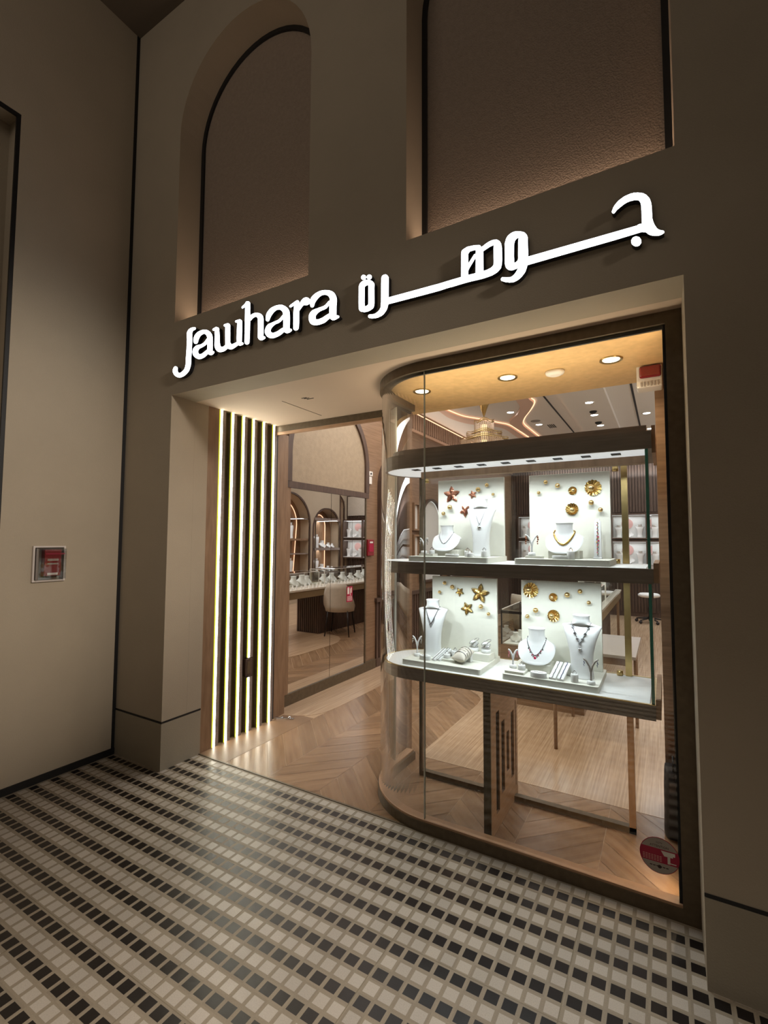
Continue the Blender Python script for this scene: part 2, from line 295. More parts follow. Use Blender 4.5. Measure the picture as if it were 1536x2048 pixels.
# outlines of the sign letters on the facade, metres (x, z)
SIGN = [['lat',[[(0.26,3.023),(0.268,3.022),(0.274,3.019),(0.279,3.014),(0.28,3.011),(0.28,3.009),(0.279,3.007),(0.276,3.004),(0.257,3.002),(0.251,3.0),(0.248,2.997),(0.246,2.993),(0.244,2.987),(0.243,2.978),(0.246,2.942),(0.245,2.924),(0.243,2.859),(0.24,2.799),(0.24,2.771),(0.238,2.759),(0.234,2.75),(0.23,2.741),(0.224,2.73),(0.215,2.72),(0.205,2.714),(0.194,2.708),(0.182,2.703),(0.171,2.7),(0.16,2.697),(0.148,2.696),(0.137,2.695),(0.12,2.697),(0.105,2.701),(0.091,2.707),(0.08,2.713),(0.07,2.72),(0.06,2.729),(0.053,2.738),(0.049,2.745),(0.045,2.754),(0.045,2.764),(0.048,2.771),(0.055,2.781),(0.059,2.783),(0.063,2.785),(0.069,2.785),(0.076,2.784),(0.082,2.782),(0.088,2.78),(0.092,2.777),(0.095,2.774),(0.099,2.768),(0.1,2.763),(0.098,2.752),(0.1,2.747),(0.102,2.742),(0.105,2.738),(0.109,2.734),(0.114,2.731),(0.119,2.729),(0.126,2.729),(0.133,2.73),(0.149,2.735),(0.158,2.739),(0.165,2.743),(0.171,2.748),(0.175,2.753),(0.178,2.76),(0.183,2.776),(0.184,2.784),(0.184,2.812),(0.188,2.873),(0.19,2.937),(0.19,2.955),(0.186,2.992),(0.188,3.004),(0.19,3.007),(0.197,3.015),(0.206,3.021),(0.21,3.022),(0.226,3.026),(0.237,3.026),(0.25,3.025)]]],['lat',[[(0.366,2.982),(0.371,2.981),(0.384,2.978),(0.394,2.974),(0.407,2.967),(0.417,2.96),(0.428,2.952),(0.435,2.944),(0.443,2.934),(0.447,2.926),(0.45,2.917),(0.452,2.907),(0.453,2.896),(0.454,2.858),(0.454,2.82),(0.454,2.819),(0.455,2.818),(0.466,2.815),(0.469,2.812),(0.472,2.808),(0.473,2.804),(0.471,2.802),(0.46,2.795),(0.456,2.794),(0.449,2.793),(0.441,2.793),(0.431,2.796),(0.425,2.798),(0.42,2.801),(0.413,2.807),(0.411,2.807),(0.393,2.798),(0.384,2.794),(0.37,2.79),(0.358,2.788),(0.344,2.787),(0.33,2.788),(0.314,2.791),(0.298,2.798),(0.285,2.806),(0.272,2.816),(0.261,2.827),(0.255,2.838),(0.252,2.849),(0.252,2.86),(0.256,2.87),(0.262,2.877),(0.271,2.883),(0.281,2.887),(0.29,2.889),(0.305,2.89),(0.328,2.888),(0.337,2.888),(0.352,2.891),(0.361,2.893),(0.368,2.896),(0.375,2.9),(0.395,2.916),(0.399,2.918),(0.399,2.919),(0.398,2.922),(0.395,2.929),(0.39,2.937),(0.383,2.945),(0.378,2.949),(0.373,2.952),(0.365,2.954),(0.358,2.955),(0.351,2.954),(0.337,2.95),(0.331,2.947),(0.326,2.944),(0.321,2.939),(0.313,2.928),(0.31,2.922),(0.305,2.908),(0.304,2.906),(0.3,2.904),(0.297,2.902),(0.292,2.901),(0.286,2.902),(0.279,2.903),(0.273,2.906),(0.267,2.91),(0.263,2.915),(0.261,2.918),(0.26,2.922),(0.259,2.933),(0.259,2.944),(0.262,2.953),(0.267,2.96),(0.273,2.967),(0.283,2.974),(0.294,2.979),(0.308,2.983),(0.322,2.984),(0.334,2.985),(0.347,2.985),(0.359,2.984)],[(0.401,2.882),(0.391,2.875),(0.381,2.871),(0.353,2.865),(0.326,2.861),(0.321,2.859),(0.318,2.857),(0.313,2.852),(0.312,2.849),(0.311,2.844),(0.311,2.839),(0.312,2.836),(0.315,2.831),(0.32,2.826),(0.323,2.823),(0.327,2.821),(0.334,2.821),(0.341,2.821),(0.35,2.821),(0.357,2.823),(0.381,2.832),(0.398,2.837),(0.401,2.838),(0.402,2.869)]]],['lat',[[(0.698,2.975),(0.706,2.973),(0.71,2.971),(0.715,2.969),(0.718,2.965),(0.721,2.963),(0.722,2.96),(0.724,2.956),(0.726,2.895),(0.726,2.821),(0.728,2.819),(0.736,2.816),(0.74,2.812),(0.742,2.808),(0.741,2.806),(0.74,2.804),(0.739,2.803),(0.736,2.802),(0.725,2.801),(0.716,2.8),(0.705,2.803),(0.7,2.805),(0.695,2.808),(0.678,2.802),(0.655,2.795),(0.645,2.793),(0.634,2.793),(0.627,2.794),(0.616,2.797),(0.605,2.803),(0.6,2.806),(0.598,2.806),(0.587,2.801),(0.577,2.797),(0.567,2.795),(0.558,2.794),(0.548,2.794),(0.535,2.795),(0.521,2.798),(0.514,2.8),(0.503,2.807),(0.492,2.815),(0.484,2.825),(0.478,2.834),(0.474,2.843),(0.472,2.853),(0.472,2.861),(0.472,2.914),(0.47,2.951),(0.469,2.953),(0.468,2.953),(0.46,2.954),(0.455,2.956),(0.452,2.958),(0.449,2.961),(0.448,2.963),(0.449,2.967),(0.451,2.969),(0.453,2.97),(0.473,2.974),(0.48,2.975),(0.483,2.975),(0.488,2.973),(0.5,2.968),(0.505,2.965),(0.509,2.96),(0.511,2.958),(0.512,2.954),(0.516,2.932),(0.519,2.904),(0.522,2.861),(0.526,2.846),(0.529,2.839),(0.532,2.835),(0.535,2.831),(0.538,2.829),(0.543,2.828),(0.552,2.827),(0.56,2.828),(0.568,2.831),(0.574,2.833),(0.576,2.835),(0.577,2.836),(0.576,2.841),(0.573,2.868),(0.571,2.911),(0.57,2.957),(0.568,2.958),(0.562,2.96),(0.558,2.963),(0.555,2.966),(0.555,2.969),(0.555,2.971),(0.558,2.974),(0.561,2.975),(0.579,2.974),(0.587,2.975),(0.592,2.974),(0.597,2.973),(0.602,2.97),(0.607,2.967),(0.611,2.964),(0.614,2.96),(0.616,2.956),(0.617,2.952),(0.619,2.901),(0.619,2.859),(0.62,2.848),(0.621,2.841),(0.623,2.838),(0.632,2.827),(0.633,2.826),(0.638,2.826),(0.661,2.828),(0.677,2.831),(0.68,2.831),(0.678,2.855),(0.678,2.872),(0.681,2.958),(0.681,2.959),(0.679,2.959),(0.67,2.961),(0.667,2.962),(0.662,2.966),(0.661,2.969),(0.66,2.971),(0.662,2.974),(0.663,2.975),(0.666,2.976)]]],['lat',[[(0.762,3.077),(0.767,3.076),(0.771,3.075),(0.776,3.073),(0.781,3.071),(0.785,3.067),(0.788,3.064),(0.79,3.062),(0.792,3.058),(0.793,3.053),(0.795,2.979),(0.796,2.978),(0.799,2.979),(0.808,2.982),(0.815,2.983),(0.824,2.984),(0.835,2.984),(0.844,2.983),(0.854,2.98),(0.863,2.977),(0.872,2.973),(0.884,2.967),(0.895,2.958),(0.904,2.947),(0.906,2.942),(0.909,2.933),(0.91,2.922),(0.91,2.901),(0.912,2.84),(0.911,2.82),(0.912,2.819),(0.922,2.815),(0.925,2.813),(0.928,2.81),(0.929,2.806),(0.929,2.803),(0.925,2.801),(0.912,2.797),(0.904,2.796),(0.898,2.796),(0.886,2.8),(0.88,2.803),(0.876,2.806),(0.873,2.809),(0.868,2.816),(0.865,2.822),(0.864,2.831),(0.865,2.85),(0.864,2.897),(0.863,2.923),(0.861,2.939),(0.859,2.945),(0.857,2.949),(0.855,2.951),(0.852,2.954),(0.849,2.955),(0.845,2.957),(0.84,2.958),(0.836,2.958),(0.827,2.956),(0.815,2.952),(0.804,2.944),(0.8,2.944),(0.795,2.944),(0.795,2.883),(0.793,2.806),(0.791,2.8),(0.787,2.797),(0.78,2.795),(0.772,2.796),(0.764,2.798),(0.76,2.801),(0.757,2.804),(0.753,2.807),(0.752,2.81),(0.75,2.816),(0.749,3.008),(0.748,3.043),(0.748,3.043),(0.746,3.043),(0.731,3.039),(0.728,3.039),(0.723,3.04),(0.72,3.042),(0.717,3.046),(0.716,3.048),(0.716,3.051),(0.718,3.053),(0.747,3.067),(0.75,3.072),(0.753,3.075),(0.758,3.076)]]],['lat',[[(1.034,2.985),(1.048,2.982),(1.061,2.978),(1.073,2.971),(1.085,2.964),(1.098,2.953),(1.107,2.944),(1.114,2.934),(1.119,2.922),(1.122,2.902),(1.123,2.886),(1.123,2.82),(1.125,2.819),(1.134,2.815),(1.137,2.813),(1.139,2.81),(1.14,2.808),(1.141,2.806),(1.14,2.804),(1.139,2.802),(1.137,2.8),(1.129,2.798),(1.125,2.796),(1.116,2.795),(1.11,2.795),(1.101,2.796),(1.094,2.799),(1.087,2.803),(1.08,2.809),(1.063,2.801),(1.054,2.797),(1.044,2.794),(1.032,2.792),(1.02,2.79),(1.006,2.789),(0.991,2.789),(0.979,2.792),(0.966,2.796),(0.953,2.803),(0.942,2.811),(0.933,2.821),(0.927,2.831),(0.923,2.841),(0.923,2.851),(0.925,2.861),(0.93,2.87),(0.936,2.877),(0.944,2.882),(0.957,2.887),(0.97,2.888),(1.025,2.893),(1.035,2.896),(1.044,2.9),(1.066,2.916),(1.069,2.917),(1.069,2.921),(1.067,2.928),(1.063,2.936),(1.06,2.94),(1.055,2.945),(1.049,2.95),(1.042,2.954),(1.038,2.956),(1.031,2.957),(1.023,2.958),(1.016,2.958),(1.009,2.956),(1.002,2.953),(0.995,2.95),(0.988,2.945),(0.982,2.94),(0.971,2.929),(0.966,2.922),(0.958,2.907),(0.956,2.905),(0.952,2.904),(0.949,2.903),(0.945,2.904),(0.939,2.906),(0.935,2.909),(0.931,2.913),(0.929,2.917),(0.928,2.932),(0.929,2.941),(0.932,2.951),(0.938,2.961),(0.946,2.969),(0.955,2.975),(0.966,2.981),(0.977,2.984),(0.992,2.986),(1.002,2.987),(1.013,2.987),(1.024,2.986)],[(1.07,2.89),(1.061,2.884),(1.05,2.878),(1.038,2.874),(1.016,2.872),(1.006,2.87),(0.996,2.866),(0.985,2.86),(0.979,2.856),(0.975,2.851),(0.972,2.847),(0.971,2.843),(0.97,2.839),(0.972,2.836),(0.974,2.832),(0.979,2.828),(0.983,2.825),(0.989,2.822),(0.996,2.822),(1.004,2.822),(1.014,2.823),(1.024,2.824),(1.032,2.826),(1.056,2.834),(1.071,2.837),(1.072,2.838),(1.071,2.888),(1.071,2.889)]]],['lat',[[(1.244,2.977),(1.25,2.975),(1.259,2.971),(1.265,2.965),(1.27,2.961),(1.272,2.956),(1.274,2.949),(1.273,2.942),(1.271,2.937),(1.268,2.933),(1.266,2.931),(1.263,2.93),(1.257,2.929),(1.249,2.929),(1.239,2.931),(1.234,2.933),(1.228,2.936),(1.223,2.933),(1.216,2.928),(1.194,2.909),(1.194,2.868),(1.194,2.838),(1.193,2.818),(1.191,2.805),(1.19,2.802),(1.187,2.799),(1.185,2.798),(1.181,2.797),(1.177,2.796),(1.173,2.797),(1.169,2.797),(1.164,2.799),(1.158,2.803),(1.154,2.807),(1.151,2.812),(1.15,2.817),(1.15,2.911),(1.154,2.949),(1.153,2.951),(1.131,2.946),(1.127,2.946),(1.123,2.948),(1.119,2.952),(1.117,2.955),(1.118,2.958),(1.12,2.961),(1.151,2.971),(1.164,2.975),(1.173,2.977),(1.176,2.977),(1.18,2.976),(1.184,2.974),(1.188,2.971),(1.19,2.969),(1.192,2.964),(1.192,2.958),(1.193,2.954),(1.194,2.953),(1.208,2.967),(1.215,2.972),(1.221,2.976),(1.225,2.977),(1.233,2.978),(1.237,2.978)]]],['lat',[[(1.367,2.986),(1.379,2.984),(1.4,2.978),(1.411,2.974),(1.422,2.968),(1.432,2.962),(1.436,2.959),(1.444,2.951),(1.453,2.939),(1.458,2.929),(1.462,2.918),(1.464,2.904),(1.464,2.892),(1.462,2.873),(1.462,2.82),(1.462,2.819),(1.464,2.818),(1.467,2.817),(1.474,2.814),(1.478,2.812),(1.48,2.81),(1.481,2.807),(1.482,2.805),(1.481,2.802),(1.48,2.801),(1.478,2.799),(1.475,2.799),(1.472,2.798),(1.469,2.797),(1.464,2.796),(1.46,2.795),(1.454,2.794),(1.444,2.794),(1.44,2.795),(1.436,2.796),(1.433,2.798),(1.428,2.802),(1.422,2.807),(1.418,2.812),(1.397,2.802),(1.388,2.797),(1.377,2.794),(1.366,2.793),(1.352,2.792),(1.342,2.792),(1.331,2.793),(1.322,2.794),(1.312,2.796),(1.298,2.801),(1.286,2.808),(1.283,2.811),(1.28,2.814),(1.274,2.821),(1.272,2.825),(1.267,2.837),(1.265,2.849),(1.266,2.857),(1.267,2.864),(1.271,2.873),(1.277,2.88),(1.28,2.882),(1.289,2.887),(1.301,2.89),(1.31,2.89),(1.314,2.891),(1.323,2.891),(1.36,2.893),(1.37,2.893),(1.378,2.895),(1.387,2.899),(1.407,2.913),(1.411,2.914),(1.413,2.913),(1.415,2.913),(1.416,2.914),(1.416,2.916),(1.416,2.922),(1.414,2.928),(1.412,2.933),(1.41,2.936),(1.405,2.943),(1.398,2.948),(1.394,2.951),(1.387,2.954),(1.379,2.957),(1.372,2.958),(1.364,2.959),(1.358,2.959),(1.351,2.957),(1.344,2.955),(1.332,2.948),(1.321,2.94),(1.316,2.935),(1.31,2.928),(1.308,2.924),(1.303,2.91),(1.301,2.908),(1.299,2.907),(1.296,2.905),(1.293,2.905),(1.29,2.906),(1.286,2.907),(1.281,2.91),(1.278,2.914),(1.276,2.918),(1.274,2.927),(1.273,2.932),(1.273,2.937),(1.272,2.941),(1.272,2.944),(1.274,2.954),(1.279,2.962),(1.286,2.97),(1.294,2.975),(1.302,2.979),(1.311,2.983),(1.321,2.985),(1.332,2.987),(1.344,2.988),(1.356,2.988)],[(1.412,2.889),(1.403,2.882),(1.393,2.875),(1.38,2.872),(1.358,2.87),(1.349,2.869),(1.338,2.865),(1.328,2.86),(1.321,2.854),(1.317,2.849),(1.316,2.845),(1.316,2.838),(1.317,2.834),(1.318,2.83),(1.323,2.827),(1.328,2.826),(1.334,2.825),(1.341,2.825),(1.35,2.826),(1.359,2.827),(1.366,2.828),(1.392,2.836),(1.412,2.841),(1.413,2.842),(1.412,2.861),(1.413,2.888)]]],['dot',[[(1.635,2.999),(1.639,2.999),(1.642,2.997),(1.645,2.996),(1.648,2.994),(1.651,2.992),(1.653,2.989),(1.654,2.986),(1.656,2.983),(1.656,2.98),(1.656,2.978),(1.655,2.975),(1.654,2.973),(1.652,2.971),(1.65,2.97),(1.648,2.969),(1.645,2.969),(1.641,2.97),(1.638,2.971),(1.634,2.972),(1.632,2.974),(1.629,2.976),(1.627,2.979),(1.625,2.982),(1.624,2.985),(1.624,2.988),(1.624,2.991),(1.625,2.993),(1.626,2.995),(1.628,2.997),(1.63,2.998),(1.632,2.999)]]],['dot',[[(1.671,2.99),(1.675,2.99),(1.678,2.989),(1.681,2.987),(1.684,2.986),(1.687,2.983),(1.689,2.981),(1.69,2.978),(1.692,2.975),(1.692,2.972),(1.692,2.969),(1.691,2.966),(1.69,2.965),(1.688,2.963),(1.686,2.962),(1.683,2.961),(1.681,2.961),(1.677,2.961),(1.674,2.962),(1.671,2.964),(1.668,2.965),(1.666,2.968),(1.663,2.97),(1.662,2.973),(1.661,2.976),(1.66,2.979),(1.66,2.982),(1.661,2.985),(1.662,2.986),(1.664,2.988),(1.666,2.989),(1.668,2.99)]]],['ara',[[(1.658,2.966),(1.668,2.963),(1.676,2.96),(1.682,2.957),(1.69,2.952),(1.697,2.946),(1.702,2.94),(1.706,2.934),(1.708,2.93),(1.709,2.924),(1.708,2.91),(1.709,2.841),(1.709,2.821),(1.707,2.81),(1.704,2.802),(1.702,2.8),(1.7,2.798),(1.696,2.796),(1.686,2.792),(1.677,2.79),(1.667,2.789),(1.66,2.789),(1.654,2.79),(1.646,2.791),(1.636,2.795),(1.629,2.797),(1.624,2.8),(1.621,2.802),(1.618,2.804),(1.616,2.808),(1.613,2.812),(1.611,2.818),(1.61,2.829),(1.609,2.853),(1.609,2.939),(1.612,2.949),(1.615,2.954),(1.617,2.957),(1.621,2.96),(1.626,2.963),(1.635,2.966),(1.642,2.967),(1.651,2.967)],[(1.66,2.934),(1.657,2.934),(1.655,2.933),(1.649,2.93),(1.648,2.929),(1.647,2.922),(1.647,2.843),(1.648,2.824),(1.648,2.823),(1.649,2.823),(1.652,2.822),(1.656,2.822),(1.66,2.822),(1.665,2.824),(1.671,2.827),(1.672,2.833),(1.672,2.851),(1.671,2.92),(1.671,2.93),(1.671,2.931),(1.668,2.933),(1.664,2.934)]]],['ara',[[(2.359,2.96),(2.362,2.959),(2.369,2.957),(2.372,2.954),(2.377,2.95),(2.379,2.948),(2.384,2.941),(2.388,2.932),(2.39,2.922),(2.392,2.91),(2.392,2.893),(2.392,2.872),(2.392,2.853),(2.391,2.837),(2.389,2.827),(2.387,2.819),(2.386,2.816),(2.382,2.812),(2.373,2.804),(2.365,2.8),(2.356,2.797),(2.347,2.794),(2.338,2.793),(2.327,2.792),(2.305,2.791),(2.294,2.791),(2.232,2.794),(2.202,2.794),(2.142,2.793),(2.138,2.794),(2.086,2.792),(2.049,2.792),(1.993,2.793),(1.794,2.797),(1.794,2.797),(1.793,2.796),(1.791,2.787),(1.789,2.779),(1.786,2.773),(1.782,2.767),(1.778,2.762),(1.772,2.756),(1.766,2.751),(1.759,2.747),(1.751,2.744),(1.743,2.743),(1.734,2.741),(1.727,2.741),(1.72,2.741),(1.713,2.742),(1.701,2.744),(1.694,2.745),(1.68,2.75),(1.675,2.753),(1.672,2.756),(1.671,2.76),(1.67,2.763),(1.672,2.767),(1.674,2.769),(1.676,2.77),(1.68,2.77),(1.694,2.767),(1.707,2.766),(1.712,2.766),(1.719,2.768),(1.727,2.771),(1.735,2.776),(1.742,2.782),(1.744,2.786),(1.747,2.79),(1.748,2.795),(1.748,2.798),(1.75,2.819),(1.75,2.851),(1.75,2.908),(1.75,2.921),(1.752,2.95),(1.753,2.955),(1.755,2.958),(1.758,2.961),(1.763,2.962),(1.767,2.963),(1.772,2.962),(1.778,2.961),(1.782,2.958),(1.786,2.955),(1.79,2.95),(1.793,2.945),(1.795,2.941),(1.795,2.936),(1.795,2.834),(1.796,2.833),(2.04,2.829),(2.076,2.828),(2.132,2.829),(2.138,2.829),(2.193,2.829),(2.194,2.83),(2.195,2.942),(2.196,2.946),(2.196,2.951),(2.197,2.954),(2.198,2.957),(2.201,2.96),(2.213,2.965),(2.217,2.965),(2.22,2.967),(2.228,2.968),(2.238,2.967),(2.256,2.965),(2.27,2.962),(2.284,2.958),(2.288,2.956),(2.29,2.953),(2.293,2.949),(2.294,2.945),(2.295,2.945),(2.296,2.945),(2.304,2.948),(2.318,2.955),(2.324,2.957),(2.33,2.959),(2.336,2.96),(2.343,2.961),(2.349,2.961),(2.355,2.961)],[(2.354,2.935),(2.35,2.935),(2.346,2.935),(2.335,2.933),(2.326,2.93),(2.304,2.922),(2.304,2.827),(2.306,2.827),(2.316,2.827),(2.325,2.828),(2.332,2.83),(2.338,2.831),(2.344,2.834),(2.348,2.837),(2.352,2.841),(2.353,2.85),(2.353,2.865),(2.353,2.92),(2.354,2.931),(2.354,2.934),(2.354,2.935)],[(2.262,2.94),(2.252,2.941),(2.245,2.941),(2.24,2.941),(2.238,2.94),(2.236,2.938),(2.23,2.931),(2.23,2.885),(2.23,2.884),(2.23,2.884),(2.259,2.92),(2.26,2.921),(2.262,2.921),(2.264,2.921),(2.267,2.92),(2.267,2.921),(2.268,2.938),(2.267,2.939)],[(2.267,2.902),(2.24,2.866),(2.235,2.86),(2.231,2.852),(2.23,2.85),(2.229,2.83),(2.23,2.829),(2.23,2.829),(2.265,2.827),(2.266,2.828),(2.267,2.9)]]],['ara',[[(2.933,2.967),(2.941,2.965),(2.947,2.962),(2.953,2.959),(2.96,2.955),(2.965,2.95),(2.971,2.944),(2.975,2.937),(2.98,2.929),(2.983,2.921),(2.985,2.913),(2.986,2.909),(2.987,2.902),(2.988,2.892),(2.989,2.849),(2.989,2.842),(2.991,2.831),(2.992,2.826),(2.994,2.819),(2.996,2.813),(2.999,2.806),(3.002,2.799),(3.005,2.794),(3.008,2.79),(3.014,2.785),(3.019,2.782),(3.025,2.779),(3.026,2.778),(3.027,2.776),(3.028,2.774),(3.028,2.771),(3.028,2.77),(3.028,2.769),(3.026,2.768),(3.019,2.765),(3.014,2.764),(3.01,2.764),(3.006,2.765),(3.001,2.766),(2.993,2.769),(2.988,2.771),(2.983,2.774),(2.981,2.775),(2.977,2.779),(2.974,2.781),(2.97,2.787),(2.966,2.792),(2.952,2.798),(2.855,2.796),(2.737,2.796),(2.51,2.795),(2.506,2.795),(2.505,2.795),(2.504,2.792),(2.502,2.784),(2.499,2.776),(2.496,2.768),(2.491,2.761),(2.485,2.755),(2.479,2.749),(2.473,2.745),(2.467,2.741),(2.46,2.738),(2.453,2.736),(2.446,2.735),(2.439,2.735),(2.43,2.737),(2.424,2.738),(2.418,2.741),(2.411,2.743),(2.405,2.746),(2.391,2.754),(2.389,2.756),(2.387,2.758),(2.386,2.761),(2.386,2.763),(2.386,2.767),(2.388,2.769),(2.389,2.771),(2.391,2.771),(2.392,2.772),(2.396,2.771),(2.409,2.766),(2.424,2.763),(2.428,2.762),(2.432,2.762),(2.438,2.764),(2.442,2.766),(2.446,2.769),(2.45,2.773),(2.454,2.777),(2.457,2.782),(2.46,2.786),(2.463,2.793),(2.462,2.794),(2.453,2.792),(2.45,2.792),(2.446,2.791),(2.438,2.791),(2.436,2.791),(2.433,2.792),(2.424,2.796),(2.421,2.798),(2.418,2.801),(2.415,2.804),(2.411,2.81),(2.409,2.813),(2.408,2.817),(2.406,2.826),(2.405,2.829),(2.405,2.865),(2.405,2.922),(2.405,2.926),(2.409,2.938),(2.411,2.946),(2.413,2.949),(2.416,2.954),(2.418,2.957),(2.424,2.961),(2.432,2.965),(2.439,2.967),(2.448,2.968),(2.457,2.967),(2.465,2.964),(2.472,2.962),(2.478,2.959),(2.482,2.957),(2.488,2.953),(2.491,2.952),(2.496,2.947),(2.498,2.944),(2.5,2.941),(2.504,2.935),(2.505,2.931),(2.508,2.922),(2.508,2.918),(2.508,2.909),(2.508,2.89),(2.509,2.858),(2.509,2.84),(2.508,2.834),(2.508,2.833),(2.797,2.831),(2.935,2.83),(2.936,2.83),(2.939,2.832),(2.943,2.833),(2.945,2.833),(2.953,2.831),(2.953,2.831),(2.953,2.835),(2.953,2.858),(2.953,2.885),(2.952,2.907),(2.951,2.917),(2.949,2.922),(2.947,2.926),(2.946,2.929),(2.944,2.931),(2.942,2.932),(2.939,2.934),(2.936,2.935),(2.932,2.937),(2.927,2.938),(2.922,2.938),(2.916,2.939),(2.911,2.939),(2.906,2.938),(2.9,2.937),(2.891,2.934),(2.882,2.929),(2.876,2.926),(2.87,2.922),(2.866,2.92),(2.857,2.91),(2.856,2.909),(2.853,2.909),(2.851,2.91),(2.85,2.911),(2.849,2.912),(2.848,2.914),(2.847,2.917),(2.846,2.919),(2.847,2.921),(2.85,2.928),(2.852,2.934),(2.856,2.94),(2.859,2.944),(2.863,2.948),(2.867,2.952),(2.872,2.956),(2.877,2.959),(2.883,2.962),(2.889,2.965),(2.895,2.967),(2.902,2.968),(2.909,2.969),(2.916,2.97),(2.923,2.969),(2.929,2.969)],[(2.465,2.933),(2.461,2.933),(2.458,2.931),(2.455,2.928),(2.452,2.925),(2.45,2.92),(2.447,2.907),(2.446,2.853),(2.447,2.824),(2.447,2.823),(2.449,2.823),(2.453,2.823),(2.457,2.825),(2.46,2.827),(2.463,2.83),(2.464,2.832),(2.464,2.833),(2.465,2.839),(2.465,2.854),(2.466,2.904),(2.466,2.915),(2.468,2.931),(2.468,2.932),(2.467,2.933)]]],['dot',[[(2.928,2.787),(2.93,2.787),(2.931,2.787),(2.933,2.786),(2.935,2.785),(2.938,2.783),(2.94,2.782),(2.941,2.781),(2.943,2.779),(2.944,2.777),(2.945,2.775),(2.946,2.773),(2.947,2.771),(2.948,2.769),(2.948,2.768),(2.949,2.765),(2.949,2.762),(2.949,2.759),(2.949,2.757),(2.949,2.755),(2.948,2.753),(2.947,2.752),(2.946,2.75),(2.945,2.749),(2.944,2.748),(2.943,2.747),(2.941,2.746),(2.94,2.745),(2.938,2.745),(2.937,2.745),(2.935,2.745),(2.932,2.745),(2.93,2.746),(2.929,2.746),(2.927,2.747),(2.925,2.749),(2.924,2.75),(2.922,2.751),(2.921,2.753),(2.919,2.755),(2.918,2.757),(2.917,2.758),(2.916,2.76),(2.915,2.762),(2.915,2.764),(2.914,2.766),(2.914,2.77),(2.914,2.772),(2.914,2.774),(2.914,2.776),(2.915,2.778),(2.916,2.78),(2.917,2.782),(2.918,2.783),(2.919,2.784),(2.92,2.785),(2.921,2.786),(2.923,2.786),(2.925,2.787),(2.926,2.787)]]]]
# ================================================================== THE SETTING
OW = 3.087                                   # opening width, height 2.6
struct(MB().box(-.70, 7.0, -6.0, .312, -.08, 0), 'floor', TILE, label='mosaic floor of black and white square tiles')
m = MB()                                     # facade with the shop opening and two arched niches
outer = [(-.54, 0), (0, 0), (0, 2.6), (OW, 2.6), (OW, 0), (6.5, 0), (6.5, 5.6), (-.54, 5.6)]
n1 = arch(.008, 1.232, 3.127, 4.53); n2 = arch(1.882, 3.072, 3.127, 4.53)
m.slab([outer, n1[::-1], n2[::-1]], XZ, 0.0, .20)
struct(m, 'wall_front', PLASTER, label='beige plaster facade with two arched niches over the shop opening')
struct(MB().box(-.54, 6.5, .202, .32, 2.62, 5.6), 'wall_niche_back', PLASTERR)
for k, (a, bb) in enumerate(((.008, 1.232), (1.882, 3.072))):
    o_ = arch(a, bb, 3.127, 4.53, 32); w = .028; i_ = arch(a + w, bb - w, 3.127, 4.53, 32)
    path_o = [o_[1]] + o_[2:] + [o_[0]]; path_i = [i_[1]] + i_[2:] + [i_[0]]
    loop = path_o + path_i[::-1]
    m = MB(); m.slab([loop], XZ, .186, .2015)
    struct(m, 'trim_%d' % (k + 1), BLACK, label='black shadow-gap trim around niche')
    area('niche_uplight', ((a + bb) / 2, .165, 3.135), 1.12, 2.0, (1.0, .72, .52), rot=(math.radians(172), 0, 0), size_y=.02)
# plinth of the facade, with dark joint above it
for k, (a, bb) in enumerate(((-.536, .0), (OW, 6.5))):
    struct(MB().box(a, bb - (0 if k else -.004), -.004, 0, 0, .314), 'baseboard_front' if k == 0 else 'baseboard_right', PLASTERB)
    struct(MB().box(a, bb + (.002 if k == 0 else 0), -.003, 0, .316, .328), 'trim_%d' % (k + 3), BLACK, label='dark joint over the plinth')
struct(MB().box(0, .004, .0, .318, 0, .314), 'baseboard_jamb', PLASTERB)
struct(MB().box(0, .003, 0, .318, .316, .328), 'trim_5', BLACK)
# portal jambs and soffit
struct(MB().box(-.25, 0, .2005, .322, 0, 2.6), 'wall_jamb_left', PLASTER)
struct(MB().box(OW, OW + .25, .2005, .32, 0, 2.6), 'wall_jamb_right', PLASTER)
m = MB().box(-.25, 3.3, .2005, 1.10, 2.6, 2.64)
so = struct(m, 'ceiling_portal', SOFFIT, label='pale soffit of the shop opening')
# left arcade wall with its tall recess, corner gap and base
m = MB(); m.slab([[(-6, 0), (-.02, 0), (-.02, 5.6), (-6, 5.6)], [(-.772, .05), (-2.9, .05), (-2.9, 4.33), (-.772, 4.33)]], YZ, -.54, -.70)
struct(m, 'wall_left', PLASTER, label='beige plaster wall left of the shop')
struct(MB().box(-.86, -.70, -6, 0, 0, 5.6), 'wall_left_recess', PLASTER)
struct(MB().box(-.60, -.5375, -.026, -.001, 0, 5.6), 'trim_6', BLACK, label='black shadow gap in the corner')
struct(MB().box(-.54, -.530, -6, -.001, 0, .045), 'baseboard_left', BLACK)
m = MB(); w = .022; lp = [(-.772, .05), (-.772, 4.33), (-2.9, 4.33), (-2.9, .05)]; li = [(-.772 - w, .05 + w), (-.772 - w, 4.33 - w), (-2.9 + w, 4.33 - w), (-2.9 + w, .05 + w)]
m.slab([lp, li[::-1]], YZ, -.543, -.56); struct(m, 'trim_7', BLACK, label='black frame of the wall recess')
struct(MB().box(-.9, 7, -6, .2, 5.6, 5.7), 'ceiling', DARKCEIL, label='dark arcade ceiling')

